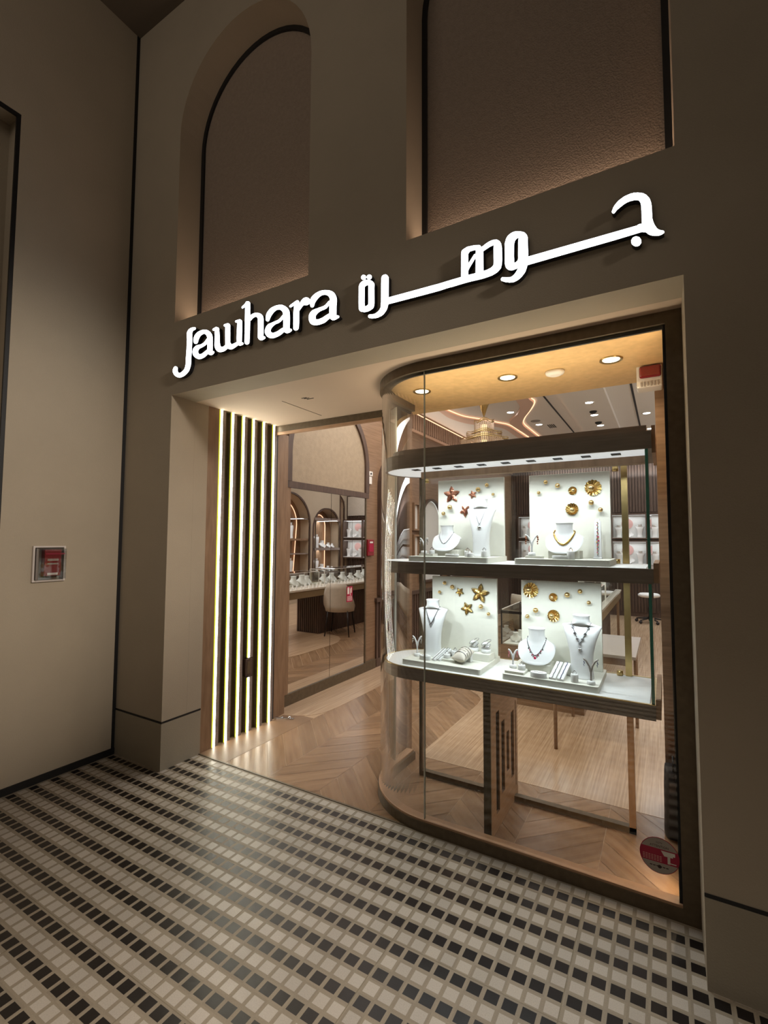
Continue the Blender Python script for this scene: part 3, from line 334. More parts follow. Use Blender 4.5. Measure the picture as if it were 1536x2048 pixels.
# ---- shop shell
struct(MB().box(-.35, -.165, 1.10, 9.5, 0, 3.75), 'wall_shop_left', OAKH, label='oak veneered left wall of the shop')
struct(MB().box(-.3, 4.9, 9.35, 9.5, 0, 3.75), 'wall_far', SIDEW)
struct(MB().box(-.35, 4.9, 1.10, 9.5, 3.5, 3.6), 'ceiling_shop', CEILW, label='grey-white ceiling of the shop')
m = MB().box(-.35, 3.3, 1.10, 1.16, 2.6, 3.5); m.box(3.25, 4.9, 1.10, 1.2, 0, 3.5)
struct(m, 'wall_shop_front', SIDEW)
# right wall of the shop with three arched recesses
A = [arch(6.03, 7.63, .5, 1.94), arch(7.80, 8.95, .5, 1.84), [(9.0, .5), (9.17, .5), (9.17, 2.5), (9.14, 2.66), (9.07, 2.78), (9.0, 2.83)]]
m = MB(); m.slab([[(1.2, 0), (9.4, 0), (9.4, 3.5), (1.2, 3.5)]] + [a[::-1] for a in A], YZ, 4.70, 5.0)
struct(m, 'wall_shop_right', SIDEW, label='beige right wall of the shop with arched recesses')
struct(MB().box(5.0, 5.1, 1.2, 9.4, 0, 3.5), 'wall_recess_back', OAK)
for k, a in enumerate(A):
    ins = [(u, v) for u, v in a]; cy = sum(p[0] for p in a) / len(a)
    w = .035
    big = []
    for u, v in a:
        big.append((u + (w if u > cy else -w), v + (w if v > 1.9 else 0)))
    m = MB(); m.slab([big, a[::-1]], YZ, 4.68, 4.72); struct(m, 'trim_%d' % (8 + k), WALNUT, label='dark frame of a wall arch')
# LED lines inside the arched recesses
def led_arch(name, pts, x, label):
    t = MB().tube([(x, u, v) for u, v in pts], .012, 6); return tag(t.build(name, COVE), label, 'led strip')
led_arch('led_strip', [(7.30, .55)] + [(6.83 + .60 * math.cos(a), 1.98 + .62 * math.sin(a)) for a in [PI * k / 20 for k in range(21)]], 4.96, 'warm LED line tracing the widest arch recess of the right wall')
led_arch('led_strip', [(8.62, .55)] + [(8.37 + .26 * math.cos(a), 1.95 + .32 * math.sin(a)) for a in [PI * k / 20 for k in range(21)]], 4.96, 'warm LED line in the arch recess behind the inner showcase')
led_arch('led_strip', [(9.15, .55), (9.15, 2.5), (9.12, 2.66), (9.05, 2.76)], 4.9, 'orange LED line in the narrow corner recess')

# ---- shop floor: chevron planks, travertine
def clip(P, x0, x1, y0, y1):
    def cut(P, ax, v, sgn):
        out = []
        for i in range(len(P)):
            a, b_ = P[i], P[(i + 1) % len(P)]; da = (a[ax] - v) * sgn; db = (b_[ax] - v) * sgn
            if da >= 0: out.append(a)
            if da * db < 0:
                t = da / (da - db); out.append(tuple(a[k] + (b_[k] - a[k]) * t for k in range(4)))
        return out
    for ax, v, sg in ((0, x0, 1), (0, x1, -1), (1, y0, 1), (1, y1, -1)):
        if P: P = cut(P, ax, v, sg)
    return P
def planks(name, X0, X1, Y0, Y1, label):
    vs, fs, uvs, tn = [], [], [], []
    cw, pw, g = .40, .178, .0022; R = random.Random(5)
    for c in range(8):
        xa = .28 + c * cw; xb = xa + cw; sgn = -1 if c % 2 == 0 else 1
        if xa >= X1 or xb <= X0: continue
        k = -8
        while True:
            y = .325 + k * pw
            if y - .5 > Y1: break
            ya, yb = (y + cw, y) if sgn < 0 else (y, y + cw)
            du = R.random() * 40
            P = [(xa + g * .7, ya + g, du, 0), (xb - g * .7, yb + g, du + .57, 0), (xb - g * .7, yb + pw - g, du + .57, .13), (xa + g * .7, ya + pw - g, du, .13)]
            P = clip(P, X0, X1, Y0, Y1); k += 1
            if len(P) < 3: continue
            o = len(vs); vs += [(p[0], p[1], .0015) for p in P]; fs.append(tuple(range(o, o + len(P)))); uvs += [(p[2], p[3]) for p in P]; tn.append(.78 + .34 * R.random())
    me = bpy.data.meshes.new(name); me.from_pydata(vs, [], fs); ul = me.uv_layers.new(name='UVMap')
    at = me.attributes.new('tint', 'FLOAT', 'FACE')
    for i, f in enumerate(me.polygons):
        at.data[i].value = tn[i]
        for li in f.loop_indices: ul.data[li].uv = uvs[me.loops[li].vertex_index]
    me.materials.append(PLANK); o = bpy.data.objects.new(name, me); COL.objects.link(o)
    return tag(o, label, None, None, 'structure')
struct(MB().box(-.25, 5.1, .312, 9.5, -.08, 0), 'floor_shop_base', GAP)
planks('floor_chevron', .28, 3.05, .318, 9.3, 'oak chevron plank floor of the shop entrance')
m = MB().box(.003, .277, .318, 1.3, 0, .0015); struct(m, 'floor_border', OAKH)
struct(MB().box(0, 3.03, .305, .318, -.001, .0035), 'trim_11', BRONZE, label='metal strip between mosaic tiles and wood floor')
tl = [(-.165, 1.16), (0, 1.22), (.129, 1.28), (.214, 1.349), (.262, 1.43), (.285, 1.536), (.298, 1.65), (.30, 1.8), (.30, 9.3), (-.165, 9.3)]
m = MB(); m.slab([tl], XY, .003, .0002); struct(m, 'floor_travertine_left', TRAV, label='curved travertine strip along the mirror')
tr = [(1.40, 1.12), (4.69, 1.12), (4.69, 9.3), (1.9, 9.3), (1.75, 4.42), (1.55, 4.4), (1.36, 4.34), (1.22, 4.2), (1.12, 4.0), (1.08, 3.8), (1.08, 3.1), (1.11, 2.9), (1.18, 2.78), (1.30, 2.68), (1.38, 2.56), (1.40, 2.4)]
m = MB(); m.slab([tr], XY, .003, .0002); struct(m, 'floor_travertine', TRAV, label='travertine floor of the shop behind the window')

# ---- the display enclosure: curb, header, glass, frame
def cpath(r, x1=3.024, n=20, yend=1.06):
    return [(1.83 - r, yend)] + [(1.83 - r * math.cos(PI / 2 * k / n), .80 - r * math.sin(PI / 2 * k / n)) for k in range(n + 1)] + [(x1, .80 - r)]
def band(ra, rb, z0, z1, mi=0, mb=None, **k):
    mb = mb or MB(); mb.slab([cpath(ra, **k) + cpath(rb, **k)[::-1]], XY, z0, z1, mi); return mb
wf = thing('shop_window_frame', 'dark bronze frame of the curved corner shop window, rounded at its left end', 'window frame', (1.83, .8, 0), absolute=True)
band(.50, .425, 0, .055).build('curb', BRONZE, wf)
band(.494, .44, .055, .066).build('curb_lip', SHELFEND, wf)
band(.50, .43, 2.545, 2.60).build('header', BRONZE, wf)
band(.475, .462, 2.53, 2.545).build('glazing_track', BLACK, wf)
MB().box(3.024, OW, .30, .37, 0, 2.6).build('side_post', BRONZE, wf)
MB().box(3.012, 3.024, .318, .345, .066, 2.545).build('glazing_bead', BLACK, wf)
wg = thing('curved_window_pane', 'curved floor-to-ceiling glass pane at the left end of the shop window', 'window', (1.4, .5, .06), absolute=True)
g1 = [p for p in cpath(.486, n=24)[:-1]]; g2 = [p for p in cpath(.474, n=24)[:-1]]
mm = MB(); mm.slab([g1 + g2[::-1]], XY, .06, 2.55); o = mm.build('pane', CGLASS, wg)
for f in o.data.polygons: f.use_smooth = abs(f.normal.z) < .5
MB().box(1.351, 1.365, .84, .843, .06, 2.55).build('joint', JOINT, wg)
wg = thing('front_window_pane', 'large flat glass pane of the shop window', 'window', (2.4, .315, .06), absolute=True)
MB().box(1.836, 3.016, .314, .326, .06, 2.55).build('pane', GLASS, wg)
MB().box(1.831, 1.836, .314, .326, .06, 2.55).build('joint', JOINT, wg)
# gold soffit inside the window and its downlights
gp = cpath(.43, yend=1.29)
gp = [(1.30, 1.30)] + [(1.40, 1.14)] + cpath(.43)[1:] + [(3.024, 1.30)]
m = MB(); m.slab([[(1.26, 1.30), (1.335, 1.13)] + cpath(.43)[1:] + [(3.06, .37), (3.06, 1.30)]], XY, 2.592, 2.6)
struct(m, 'ceiling_window', GOLDCEIL, label='gold wallpapered soffit over the window display')
lab = {0: 'leftmost brass-rimmed downlight in the gold soffit', 1: 'middle brass-rimmed downlight in the gold soffit', 2: 'brass-rimmed downlight in the gold soffit nearest the red strobe'}
def downlight(loc, r, label, group, mrim, mlens, energy, color, angle=110, name='recessed_downlight'):
    t = thing(name, label, 'downlight', loc, 0, group)
    m = MB(); n = 28
    prof = [(r, .0), (r, -.006), (r * .93, -.008), (r * .78, .001), (r * .74, -.001)]
    R = [[(q * math.cos(2 * PI * k / n), q * math.sin(2 * PI * k / n), z) for k in range(n)] for q, z in prof]
    m.rings(R, 0, True, False); m.build('rim', mrim, t)
    MB().lathe([(r * .74, -.003), (r * .74, -.001)], n=24).build('lens', mlens, t)
    if energy: spot('downlight_lamp', (loc[0], loc[1], loc[2] - .03), energy, color, angle, .8, radius=.03)
    return t
for k, (x, y) in enumerate(((1.596, .777), (2.18, .79), (2.765, .785))):
    downlight((x, y, 2.592), .060, lab[k], 'downlights in the gold window soffit', BRASS, DOWNW, 16, (1.0, .80, .55), 150)
m = MB(); m.lathe([(.052, 0), (.056, -.010), (.050, -.022), (.030, -.030)], n=28, sx=1.0, sy=.8); sd = m.build('smoke_detector', WHITEPLA, at=None); sd.location = (2.456, .82, 2.592)
tag(sd, 'cream round detector between two downlights of the gold soffit', 'detector')
# end post of the curved window; right post
struct(MB().box(1.24, 1.335, 1.06, 1.14, 0, 2.6), 'trim_12', OAKH, label='oak post closing the curved window')
struct(MB().box(1.238, 1.275, 1.045, 1.06, 0, 2.6), 'trim_13', BLACK)
struct(MB().box(2.968, 3.25, 1.10, 1.30, 0, 3.5), 'wall_window_right', OAKH, label='brown wood post at the right of the window')
struct(MB().box(3.055, 3.30, .37, 1.10, 0, 2.6), 'wall_window_side', OAKH)
# warm LED line at the right end of the display
t = MB().box(3.040, 3.0545, .40, .412, .08, .62); tag(t.build('led_strip', COVE), 'short warm light line low beside the round camera sticker', 'led strip')
area('window_edge_light', (3.03, .50, .30), .5, 2.2, (1.0, .72, .45), rot=(0, math.radians(90), 0), size_y=.03)
area('window_edge_light', (3.03, .50, 2.35), .35, .9, (1.0, .72, .45), rot=(0, math.radians(90), 0), size_y=.03)
# ================================================================== LED WALL, DOOR HEADER, MIRROR WALL
lw = thing('illuminated_slat_panel', 'dark slatted wall panel with six glowing vertical white LED lines', 'wall panel', (0, .7, 0), absolute=True)
MB().box(-.02, .0, .322, .425, 0, 2.6).build('oak_board', OAK, lw)
MB().box(-.10, -.035, .425, 1.10, 0, 2.6).build('back_board', WALNUT, lw)
ys = [.448, .5615, .677, .7885, .9085, 1.034]
for k, y in enumerate(ys):
    segs = [(0, 2.6)] if k != 3 else [(0, .44), (.60, 2.6)]
    m = MB()
    for a, b_ in segs: m.box(-.035, -.003, y - .015, y + .036, a, b_); m.box(-.003, .0, y + .008, y + .042, a, b_)
    m.build('slat', SHELFWOOD, lw)
    m = MB()
    for a, b_ in segs: m.box(-.003, .002, y - .010, y + .008, a + .002, b_ - .002)
    m.build('led_line', LEDW, lw)
    m = MB()
    for a, b_ in segs: m.box(-.004, .001, y - .0195, y - .0105, a + .002, b_ - .002)
    m.build('diffuser_edge', LEDEDGE, lw)
h = MB().box(-.05, .004, .752, .828, .455, .590).build('door_lock_box', WALNUT, lw)
MB().box(.004, .008, .766, .812, .475, .57).build('escutcheon', BRONZE, h, at=lw.location)
struct(MB().box(-.165, -.02, 1.05, 1.11, 0, 2.6), 'trim_14', BLACK)
struct(MB().box(-.17, -.02, 1.11, 1.25, 0, 2.55), 'trim_15', OAK, label='oak post beside the slatted LED panel')
dh = thing('door_header', 'bronze header beam over the shop entrance with a pale track under it', 'door header', (.6, 1.1, 2.5), absolute=True)
MB().box(-.02, 1.24, 1.07, 1.15, 2.545, 2.6).build('beam', BRONZE, dh)
MB().box(-.02, 1.24, 1.075, 1.10, 2.520, 2.545).build('track', SHELFEND, dh)
fl = thing('floor_door_latch', 'small steel floor latch at the foot of the oak post', 'latch', (.06, 1.16, 0), .35)
MB().box(-.09, .09, -.012, .012, .003, .010).build('plate', SILVER, fl); MB().lathe([(.014, .01), (.014, .022), (.006, .026)], c=(.05, 0, 0), n=16).build('pin', SILVER, fl)
MB().lathe([(.010, .01), (.010, .018)], c=(-.02, 0, 0), n=14).build('pin', SILVER, fl)
# soffit access hatch line and small slot vents
struct(MB().box(.581, .585, .50, .97, 2.598, 2.6001), 'trim_16', BRONZE)
m = MB(); m.box(.755, .80, .515, .520, 2.597, 2.6001); m.box(.765, .81, .532, .537, 2.597, 2.6001); m.box(.775, .835, .552, .557, 2.597, 2.6001)
tag(m.build('air_slot', BLACK), 'tiny dark air slots in the pale portal soffit', 'vent')

# mirror wall: frame, two panes, arched leather panel above
mw = thing('wall_mirror', 'large two-pane mirror in a bronze and wood frame reflecting the shop', 'mirror', (-.165, 2.1, 0), absolute=True)
MB().box(-.165, -.128, 1.25, 3.02, 0.003, .108).build('bottom_rail', BRONZE, mw)
MB().box(-.165, -.128, 1.25, 2.84, 2.085, 2.15).build('top_rail', WALNUT, mw)
MB().box(-.165, -.135, 1.36, 1.425, .108, 2.085).build('stile', OAK, mw)
MB().box(-.165, -.135, 2.775, 2.80, .108, 2.085).build('stile', BRONZE, mw)
MB().box(-.165, -.142, 1.425, 2.086, .108, 2.085).build('mirror_pane', MIRROR, mw)
MB().box(-.165, -.142, 2.092, 2.775, .108, 2.085).build('mirror_pane', MIRROR, mw)
lp_ = thing('arched_leather_panel', 'cream leather arched panel in dark wood frame above the mirror', 'wall panel', (-.165, 2.1, 2.15), absolute=True)
a_o = arch(1.36, 2.84, 2.15, 2.45, 30); a_i = arch(1.43, 2.77, 2.15, 2.45, 30)
m = MB(); m.slab([[a_o[1]] + a_o[2:] + [a_o[0]] + [a_i[0]] + a_i[2:][::-1] + [a_i[1]]], YZ, -.125, -.165); m.build('frame', WALNUT, lp_)
m = MB(); m.slab([a_i], YZ, -.150, -.165); m.build('leather', CREAMLEATHER, lp_)
# fire sticker on mirror, call point and sensor on the oak wall
st = thing('fire_sign_sticker', 'small red fire-safety sticker on the mirror', 'sticker', (-.141, 2.455, .96))
MB().box(-.0005, .0015, -.058, .058, -.09, .085).build('sheet', DKRED, st)
m = MB(); m.box(.0015, .0022, -.045, -.008, .0, .07); m.box(.0015, .0022, -.036, -.017, .075, .08); m.box(.0015, .0022, .008, .018, -.02, .06); m.box(.0015, .0022, .024, .04, .01, .07)
for k in range(4): m.box(.0015, .0022, -.048, .048, -.075 + .014 * k, -.070 + .014 * k)
m.build('pictogram', WHITEPLA, st)
cp = thing('manual_call_point', 'red fire call point on the oak wall right of the mirror', 'call point', (-.165, 2.88, 1.485))
MB().box(0, .045, -.075, .075, -.10, .10).build('housing', RED, cp, bevel=.006); MB().box(.045, .050, -.05, .05, -.05, .05).build('glass_plate', DKRED, cp); MB().box(.050, .052, -.035, .035, .055, .075).build('label_strip', WHITEPLA, cp)
sn = thing('wall_sensor', 'white double sensor box high on the oak wall beside the leather arch', 'sensor', (-.165, 2.885, 2.32))
MB().box(0, .035, -.045, .045, .05, .11).build('upper_unit', WHITEPLA, sn, bevel=.005); MB().box(0, .03, -.035, .035, -.05, .045).build('lower_unit', WHITEPLA, sn, bevel=.005)
MB().lathe([(.012, 0), (.012, .006)], n=14).build('lens', BLACK, sn).matrix_local = Matrix.Translation((.035, 0, .08)) @ Matrix.Rotation(PI / 2, 4, 'Y')
# left wall beyond the mirror: lit arch recesses, fluted frieze
for k, (a, bb, z0, sp_, matb) in enumerate(((3.10, 3.95, .88, 2.28, CREAMLEATHER), (4.30, 5.05, .95, 1.85, CEILW), (5.35, 6.10, .95, 1.85, CEILW))):
    t = thing('arched_wall_niche', ['cream arched wall niche just beyond the mirror', 'pale arched wall niche behind the short-bust display board', 'pale arched wall niche deeper along the left wall'][k], 'wall niche', (-.165, (a + bb) / 2, z0), absolute=True)
    ao = arch(a, bb, z0, sp_); ai = arch(a + .035, bb - .035, z0 + .03, sp_)
    m = MB(); m.slab([ao, ai[::-1]], YZ, -.110, -.165); m.build('frame', WALNUT, t)
    m = MB(); m.slab([ai], YZ, -.155, -.165); m.build('back_panel', matb, t)
    m = MB(); m.tube([(-.15, u, v) for u, v in [ai[1]] + ai[2:] + [ai[0]]], .006, 5); m.build('led_edge', COVE if k == 0 else WHITEGLOW, t)
m = MB()
for k in range(105):
    y = 1.35 + k * .075; m.box(-.1645, -.13, y, y + .042, 3.20, 3.44)
m.box(-.1645, -.12, 1.3, 9.3, 3.16, 3.20); tag(m.build('fluted_frieze', FRIEZE), 'fluted dark frieze band high on the left shop wall', 'frieze')
tag(MB().box(-.150, -.138, 1.3, 9.3, 3.452, 3.462).build('led_strip', COVE), 'pink-orange LED line along the top of the fluted frieze', 'led strip')
for k, (z0, z1) in enumerate(((1.31, 1.66), (1.72, 2.12))):
    t = thing('framed_wall_display', ['lower', 'upper'][k] + ' small framed white wall display left of the first board', 'wall display', (-.165, 4.12, z0), absolute=True)
    m = MB(); m.slab([[(4.02, z0), (4.25, z0), (4.25, z1), (4.02, z1)], [(4.045, z0 + .025), (4.045, z1 - .025), (4.225, z1 - .025), (4.225, z0 + .025)]], YZ, -.10, -.165); m.build('frame', OAK, t)
    MB().box(-.164, -.155, 4.045, 4.225, z0 + .025, z1 - .025).build('back_panel', WHITEFAB, t)

m = MB()
for k in range(84):
    y = 3.06 + k * .075; m.box(-.1645, -.142, y, y + .045, .10, .80)
m.box(-.1645, -.125, 3.04, 9.3, .80, .85); m.box(-.1645, -.13, 3.04, 9.3, .003, .10); tag(m.build('fluted_wainscot', WALNUT), 'dark fluted wainscot low on the left shop wall beyond the mirror', 'wainscot')

# ================================================================== FIRE CALL POINT ON THE ARCADE WALL
t = thing('covered_call_point', 'red fire call point under a clear protective cover on the arcade wall', 'call point', (-.54, -.495, 1.41))
m = MB(); q = .098; zz = .118
m.slab([[(-q, -zz), (q, -zz), (q, zz), (-q, zz)], [(-q + .012, -zz + .012), (-q + .012, zz - .012), (q - .012, zz - .012), (q - .012, -zz + .012)]], YZ, 0, .018)
m.build('cover_frame', mat('worn_clear_frame', (.70, .64, .60), .3, spec=.8), t, bevel=.003)
MB().box(0, .004, -q + .012, q - .012, -zz + .012, zz - .012).build('base_plate', mat('dark_base', (.10, .075, .06), .6), t)
hb = MB().box(.004, .05, -.045, .055, -.078, .095).build('housing', RED, t, bevel=.004)
MB().box(.05, .0515, -.026, .036, -.072, -.058).build('label_strip', WHITEPLA, hb)
m = MB(); m.box(.05, .052, -.028, .038, .020, .034); m.box(.05, .052, -.028, .038, -.004, .006); m.build('operating_plate', GREYPRINT, hb)
MB().box(.05, .053, -.040, .075, .062, .070).build('visor', DKRED, hb)
m = MB(); m.box(.006, .060, -.083, -.080, -.10, .10); m.box(.006, .060, .080, .083, -.10, .10); m.box(.057, .060, -.083, .083, -.10, .10); m.box(.006, .060, -.083, .083, .097, .10)
m.build('clear_hood', CLEARPL, t)

# ================================================================== SIGN
def letters(kinds, parent):
    for kd, loops in SIGN:
        if kd not in kinds: continue
        m = MB(); big = max(loops, key=lambda l: max(p[0] for p in l) - min(p[0] for p in l))
        lo = [big] + [l for l in loops if l is not big]
        m.slab(lo, XZ, -.030, -.0005, 0, 1)
        m.build('dot' if kd == 'dot' else 'letter', [SIGNF, SIGNS], parent, recalc=True)
ls = thing('latin_shop_sign', 'glowing white raised Latin lettering reading Jawhara', 'sign', (.6, -.008, 2.75), absolute=True); letters(('lat',), ls)
ls = thing('arabic_shop_sign', 'glowing white raised Arabic lettering right of the Latin name', 'sign', (2.1, -.008, 2.8), absolute=True); letters(('ara', 'dot'), ls)

# ================================================================== STICKER AND STROBE
t = thing('round_camera_sticker', 'round crimson and grey camera-surveillance sticker low on the window glass', 'sticker', (2.943, .3135, .237))
def disc(r, n=40): return [(r * math.cos(2 * PI * k / n), r * math.sin(2 * PI * k / n)) for k in range(n)]
m = MB(); m.slab([disc(.074)], XZ, -.0006, 0); m.build('rim', DKRED, t)
m = MB(); m.slab([disc(.0715)], XZ, -.0012, -.0006); m.build('sheet', GREYPRINT, t)
m = MB(); R_ = .0715; a0 = math.asin(.028 / R_)
bd = [(R_ * math.cos(a), R_ * math.sin(a)) for a in [-a0 + 2 * a0 * k / 8 for k in range(9)]] + [(R_ * math.cos(a), R_ * math.sin(a)) for a in [PI - a0 + 2 * a0 * k / 8 for k in range(9)]]
m.slab([bd], XZ, -.0018, -.0012); m.build('band', DKRED, t)
m = MB(); m.slab([[(.006, .024), (.058, .024), (.058, .010), (.050, .010), (.050, .004), (.018, .004)]], XZ, -.0024, -.0018); m.slab([[(.030, .006), (.040, .006), (.040, -.024), (.030, -.024)]], XZ, -.0024, -.0018); m.slab([[(.038, -.018), (.062, -.018), (.062, -.022), (.038, -.022)]], XZ, -.0024, -.0018)
m.build('camera_pictogram', WHITEPLA, t)
m = MB()
for k in range(4):
    for j in range(7): m.box(-.062 + .0105 * j, -.0545 + .0105 * j, -.0022, -.0018, -.004 - k * .0062, -.0018 - k * .0062)
m.build('small_print', PINK, t)
m = MB()
for j in range(6): m.box(-.036 + .012 * j, -.027 + .012 * j, -.0016, -.0012, -.046, -.042)
m.slab([disc(.007)], lambda u, v, d: (u, d, v - .045), -.0016, -.0012); m.build('small_print', TEXTDARK, t)
def text_mesh(body, size, mats, parent, loc, extr=.0003, font_rot=(PI / 2, 0, 0), name='lettering'):
    cu = bpy.data.curves.new('t', 'FONT'); cu.body = body; cu.size = size; cu.extrude = extr; cu.align_x = 'CENTER'
    o = bpy.data.objects.new('t', cu); COL.objects.link(o); dg = bpy.context.evaluated_depsgraph_get(); dg.update()
    me = bpy.data.meshes.new_from_object(o.evaluated_get(dg)); bpy.data.objects.remove(o)
    me.materials.clear(); me.materials.append(mats); q = bpy.data.objects.new(name, me); COL.objects.link(q); q.parent = parent; q.location = loc; q.rotation_euler = font_rot
    return q
text_mesh('ATTENTION', .0125, TEXTDARK, t, (0, -.0014, .034))
text_mesh('CCTV', .009, TEXTDARK, t, (0, -.0014, .050))
t = thing('fire_alarm_strobe', 'red and white fire alarm strobe high at the right end of the window', 'alarm strobe', (2.93, 1.02, 2.50))
MB().box(-.05, .08, -.03, .08, -.035, .095).build('base', WHITEPLA, t, bevel=.008)
MB().box(-.035, .075, -.055, -.03, .015, .085).build('red_lens', mat('red_lens', (.20, .005, .010), .15, coat=.8), t, bevel=.01)
m = MB()
for k in range(6): m.box(-.03 + .017 * k, -.022 + .017 * k, -.036, -.03, -.028, -.004)
m.build('sounder_grille', mat('grille', (.35, .31, .28), .5), t)
MB().box(.02, .05, .0, .08, -.02, .08)
tb = MB(); tb.box(-.12, .0, 0, .19, 0, .5); tb = MB()
# black bag leaning at the window's right end
t = thing('black_fabric_bag', 'black upright fabric bag on the floor at the right end of the window', 'bag', (3.005, 1.0, .003))
m = MB(); R2 = []
for z, w, d in ((0, .046, .085), (.02, .05, .10), (.12, .048, .10), (.24, .047, .095), (.33, .043, .07), (.352, .040, .03)):
    R2.append([(w * (1 if c > 0 else -1) * abs(c) ** .45, d * (1 if s_ > 0 else -1) * abs(s_) ** .6, z) for c, s_ in [(math.cos(2 * PI * k / 24), math.sin(2 * PI * k / 24)) for k in range(24)]])
m.rings(R2, 0, True, True); m.build('body', BLACKFAB, t)
MB().tube([(0, -.05, .34), (0, -.04, .385), (0, 0, .40), (0, .04, .385), (0, .05, .34)], .006, 6).build('handle', BLACKFAB, t)
MB().box(-.02, .02, -.104, -.098, .25, .30).build('buckle', DARKMET, t)

# ================================================================== DISPLAY FIXTURE (three tiers)
fx = thing('tiered_display_fixture', 'grey-brown wooden three-tier jewellery display fixture with rounded left end and light canopy', 'display fixture', (2.2, .65, 0), absolute=True)
def fpath(r0, x1, yf=.40, yb=.90, xl=1.42, n=14):
    """rounded-left slab outline inset by r0"""
    R = .25 - r0; cx = xl + .25; cy = (yf + yb) / 2
    return [(x1, yf + r0), (x1, yb - r0)] + [(cx + R * math.cos(PI / 2 + PI * k / n), cy + R * math.sin(PI / 2 + PI * k / n)) for k in range(n + 1)]
m = MB(); m.slab([fpath(0, 2.944)], XY, .768, .835, 0); m.build('lower_shelf', SHELFWOOD, fx)
m = MB(); m.slab([fpath(.0, 2.944), fpath(.012, 2.925)[::-1]], XY, .835, .839); m.build('shelf_trim', BRASS, fx)
m = MB(); m.slab([fpath(.014, 2.92)], XY, .835, .8365); m.build('shelf_mat', WHITEFAB, fx)
m = MB(); m.slab([fpath(0, 2.95)], XY, 1.380, 1.449, 0); m.build('middle_shelf', SHELFWOOD, fx)
m = MB(); m.slab([fpath(.008, 2.92)], XY, 1.449, 1.4505); m.build('shelf_mat', WHITEFAB, fx)
MB().box(2.944, 2.965, .405, .895, .775, .862).build('end_panel', SHELFEND, fx)
MB().box(2.95, 2.972, .405, .895, 1.385, 1.475).build('end_panel', SHELFEND, fx)
m = MB(); m.slab([fpath(0, 2.956), fpath(.018, 2.935)[::-1]], XY, 2.008, 2.085); m.build('canopy_fascia', SHELFWOOD, fx)
MB().box(1.66, 2.93, .63, .67, 1.972, 2.012).build('canopy_rail', OAK, fx)
m = MB(); m.slab([fpath(.018, 2.935)], XY, 2.012, 2.02); m.build('canopy_liner', WHITEGLOW, fx)  # liner is no lamp; its brightness is put in as emission
m = MB(); m.slab([fpath(0.0, 2.956)], XY, 2.085, 2.09); m.slab([fpath(.05, 2.936)], XY, 2.09, 2.128); m.build('canopy_top', SHELFWOOD, fx)
MB().box(2.956, 2.972, .43, .87, 1.99, 2.12).build('end_panel', SHELFEND, fx)
for k in range(9):
    MB().box(1.682 + .1395 * k - .022, 1.682 + .1395 * k + .022, .495, .545, 2.0085, 2.0118).build('canopy_spotlight', BLACK, fx)
MB().box(1.532, 1.552, .865, .89, .02, 2.01).build('post', BRONZE, fx)
MB().box(2.793, 2.825, .865, .89, .836, 1.38).build('post', BRASS, fx)
MB().box(2.793, 2.825, .865, .89, 1.45, 2.01).build('post', BRASS, fx)
MB().box(2.793, 2.825, .865, .90, .003, .77).build('leg', OAK, fx)
MB().box(1.532, 2.825, .865, .905, .003, .035).build('floor_rail', BRONZE, fx)
MB().box(2.93, 2.938, .425, .88, .836, 2.02).build('side_glass', GLASS, fx); MB().box(2.928, 2.941, .411, .425, .836, 2.02).build('glass_edge', GLASSEDGE, fx)
for (z0, z1) in ((.84, 1.378), (1.452, 2.01)):
    MB().box(1.552, 2.793, .882, .888, z0, z1).build('back_glass', GLASS, fx)
for (x, z) in ((1.587, 1.985), (2.765, 1.985), (2.765, 1.462), (2.765, .85)):
    MB().lathe([(.016, -.014), (.016, .014)], c=(x, .865, z), n=14).build('brass_hinge', BRASS, fx)
# slotted fin
fn = MB(); slots = [(.515, .575, .09, .63), (.615, .675, .155, .55), (.715, .765, .235, .46), (.808, .87, .16, .545), (.90, .915, .08, .59)]
fn.slab([[(.42, .003), (.95, .003), (.95, .768), (.42, .768)]] + [[(a, c), (a, d), (b_, d), (b_, c)] for a, b_, c, d in slots], YZ, 2.14, 2.172)
tag(fn.build('slotted_leg', OAKH, fx), None)
m = MB()
for a, b_, c, d in slots: m.box(2.150, 2.160, a - .002, b_ + .002, c - .002, d + .002)
m.build('slot_backing', BLACK, fx)
MB().box(2.136, 2.176, .41, .42, .003, .768).build('leg_edge', BRONZE, fx)
# lamps of the fixture, plus an unseen soffit fill
area('soffit_fill_light', (2.2, .60, 2.14), 1.3, 6, (1.0, .84, .62), rot=(PI, 0, 0), size_y=.12)  # added on top of the canopy to brighten the gold soffit
for k in range(9):
    x = 1.682 + .1395 * k
    spot('canopy_lamp', (x, .455, 1.998), 3.7, (.90, .96, 1.0), 130, .7, rot=(math.radians(18), 0, 0), radius=.012)
for k in range(8):
    x = 1.70 + .152 * k
    spot('shelf_lamp', (x, .455, 1.372), 3.0, (.88, .96, 1.0), 140, .7, rot=(math.radians(18), 0, 0), radius=.012)
PEARLG = mat('satin_gold_pearl', (.88, .64, .29), .27, metal=1.0)
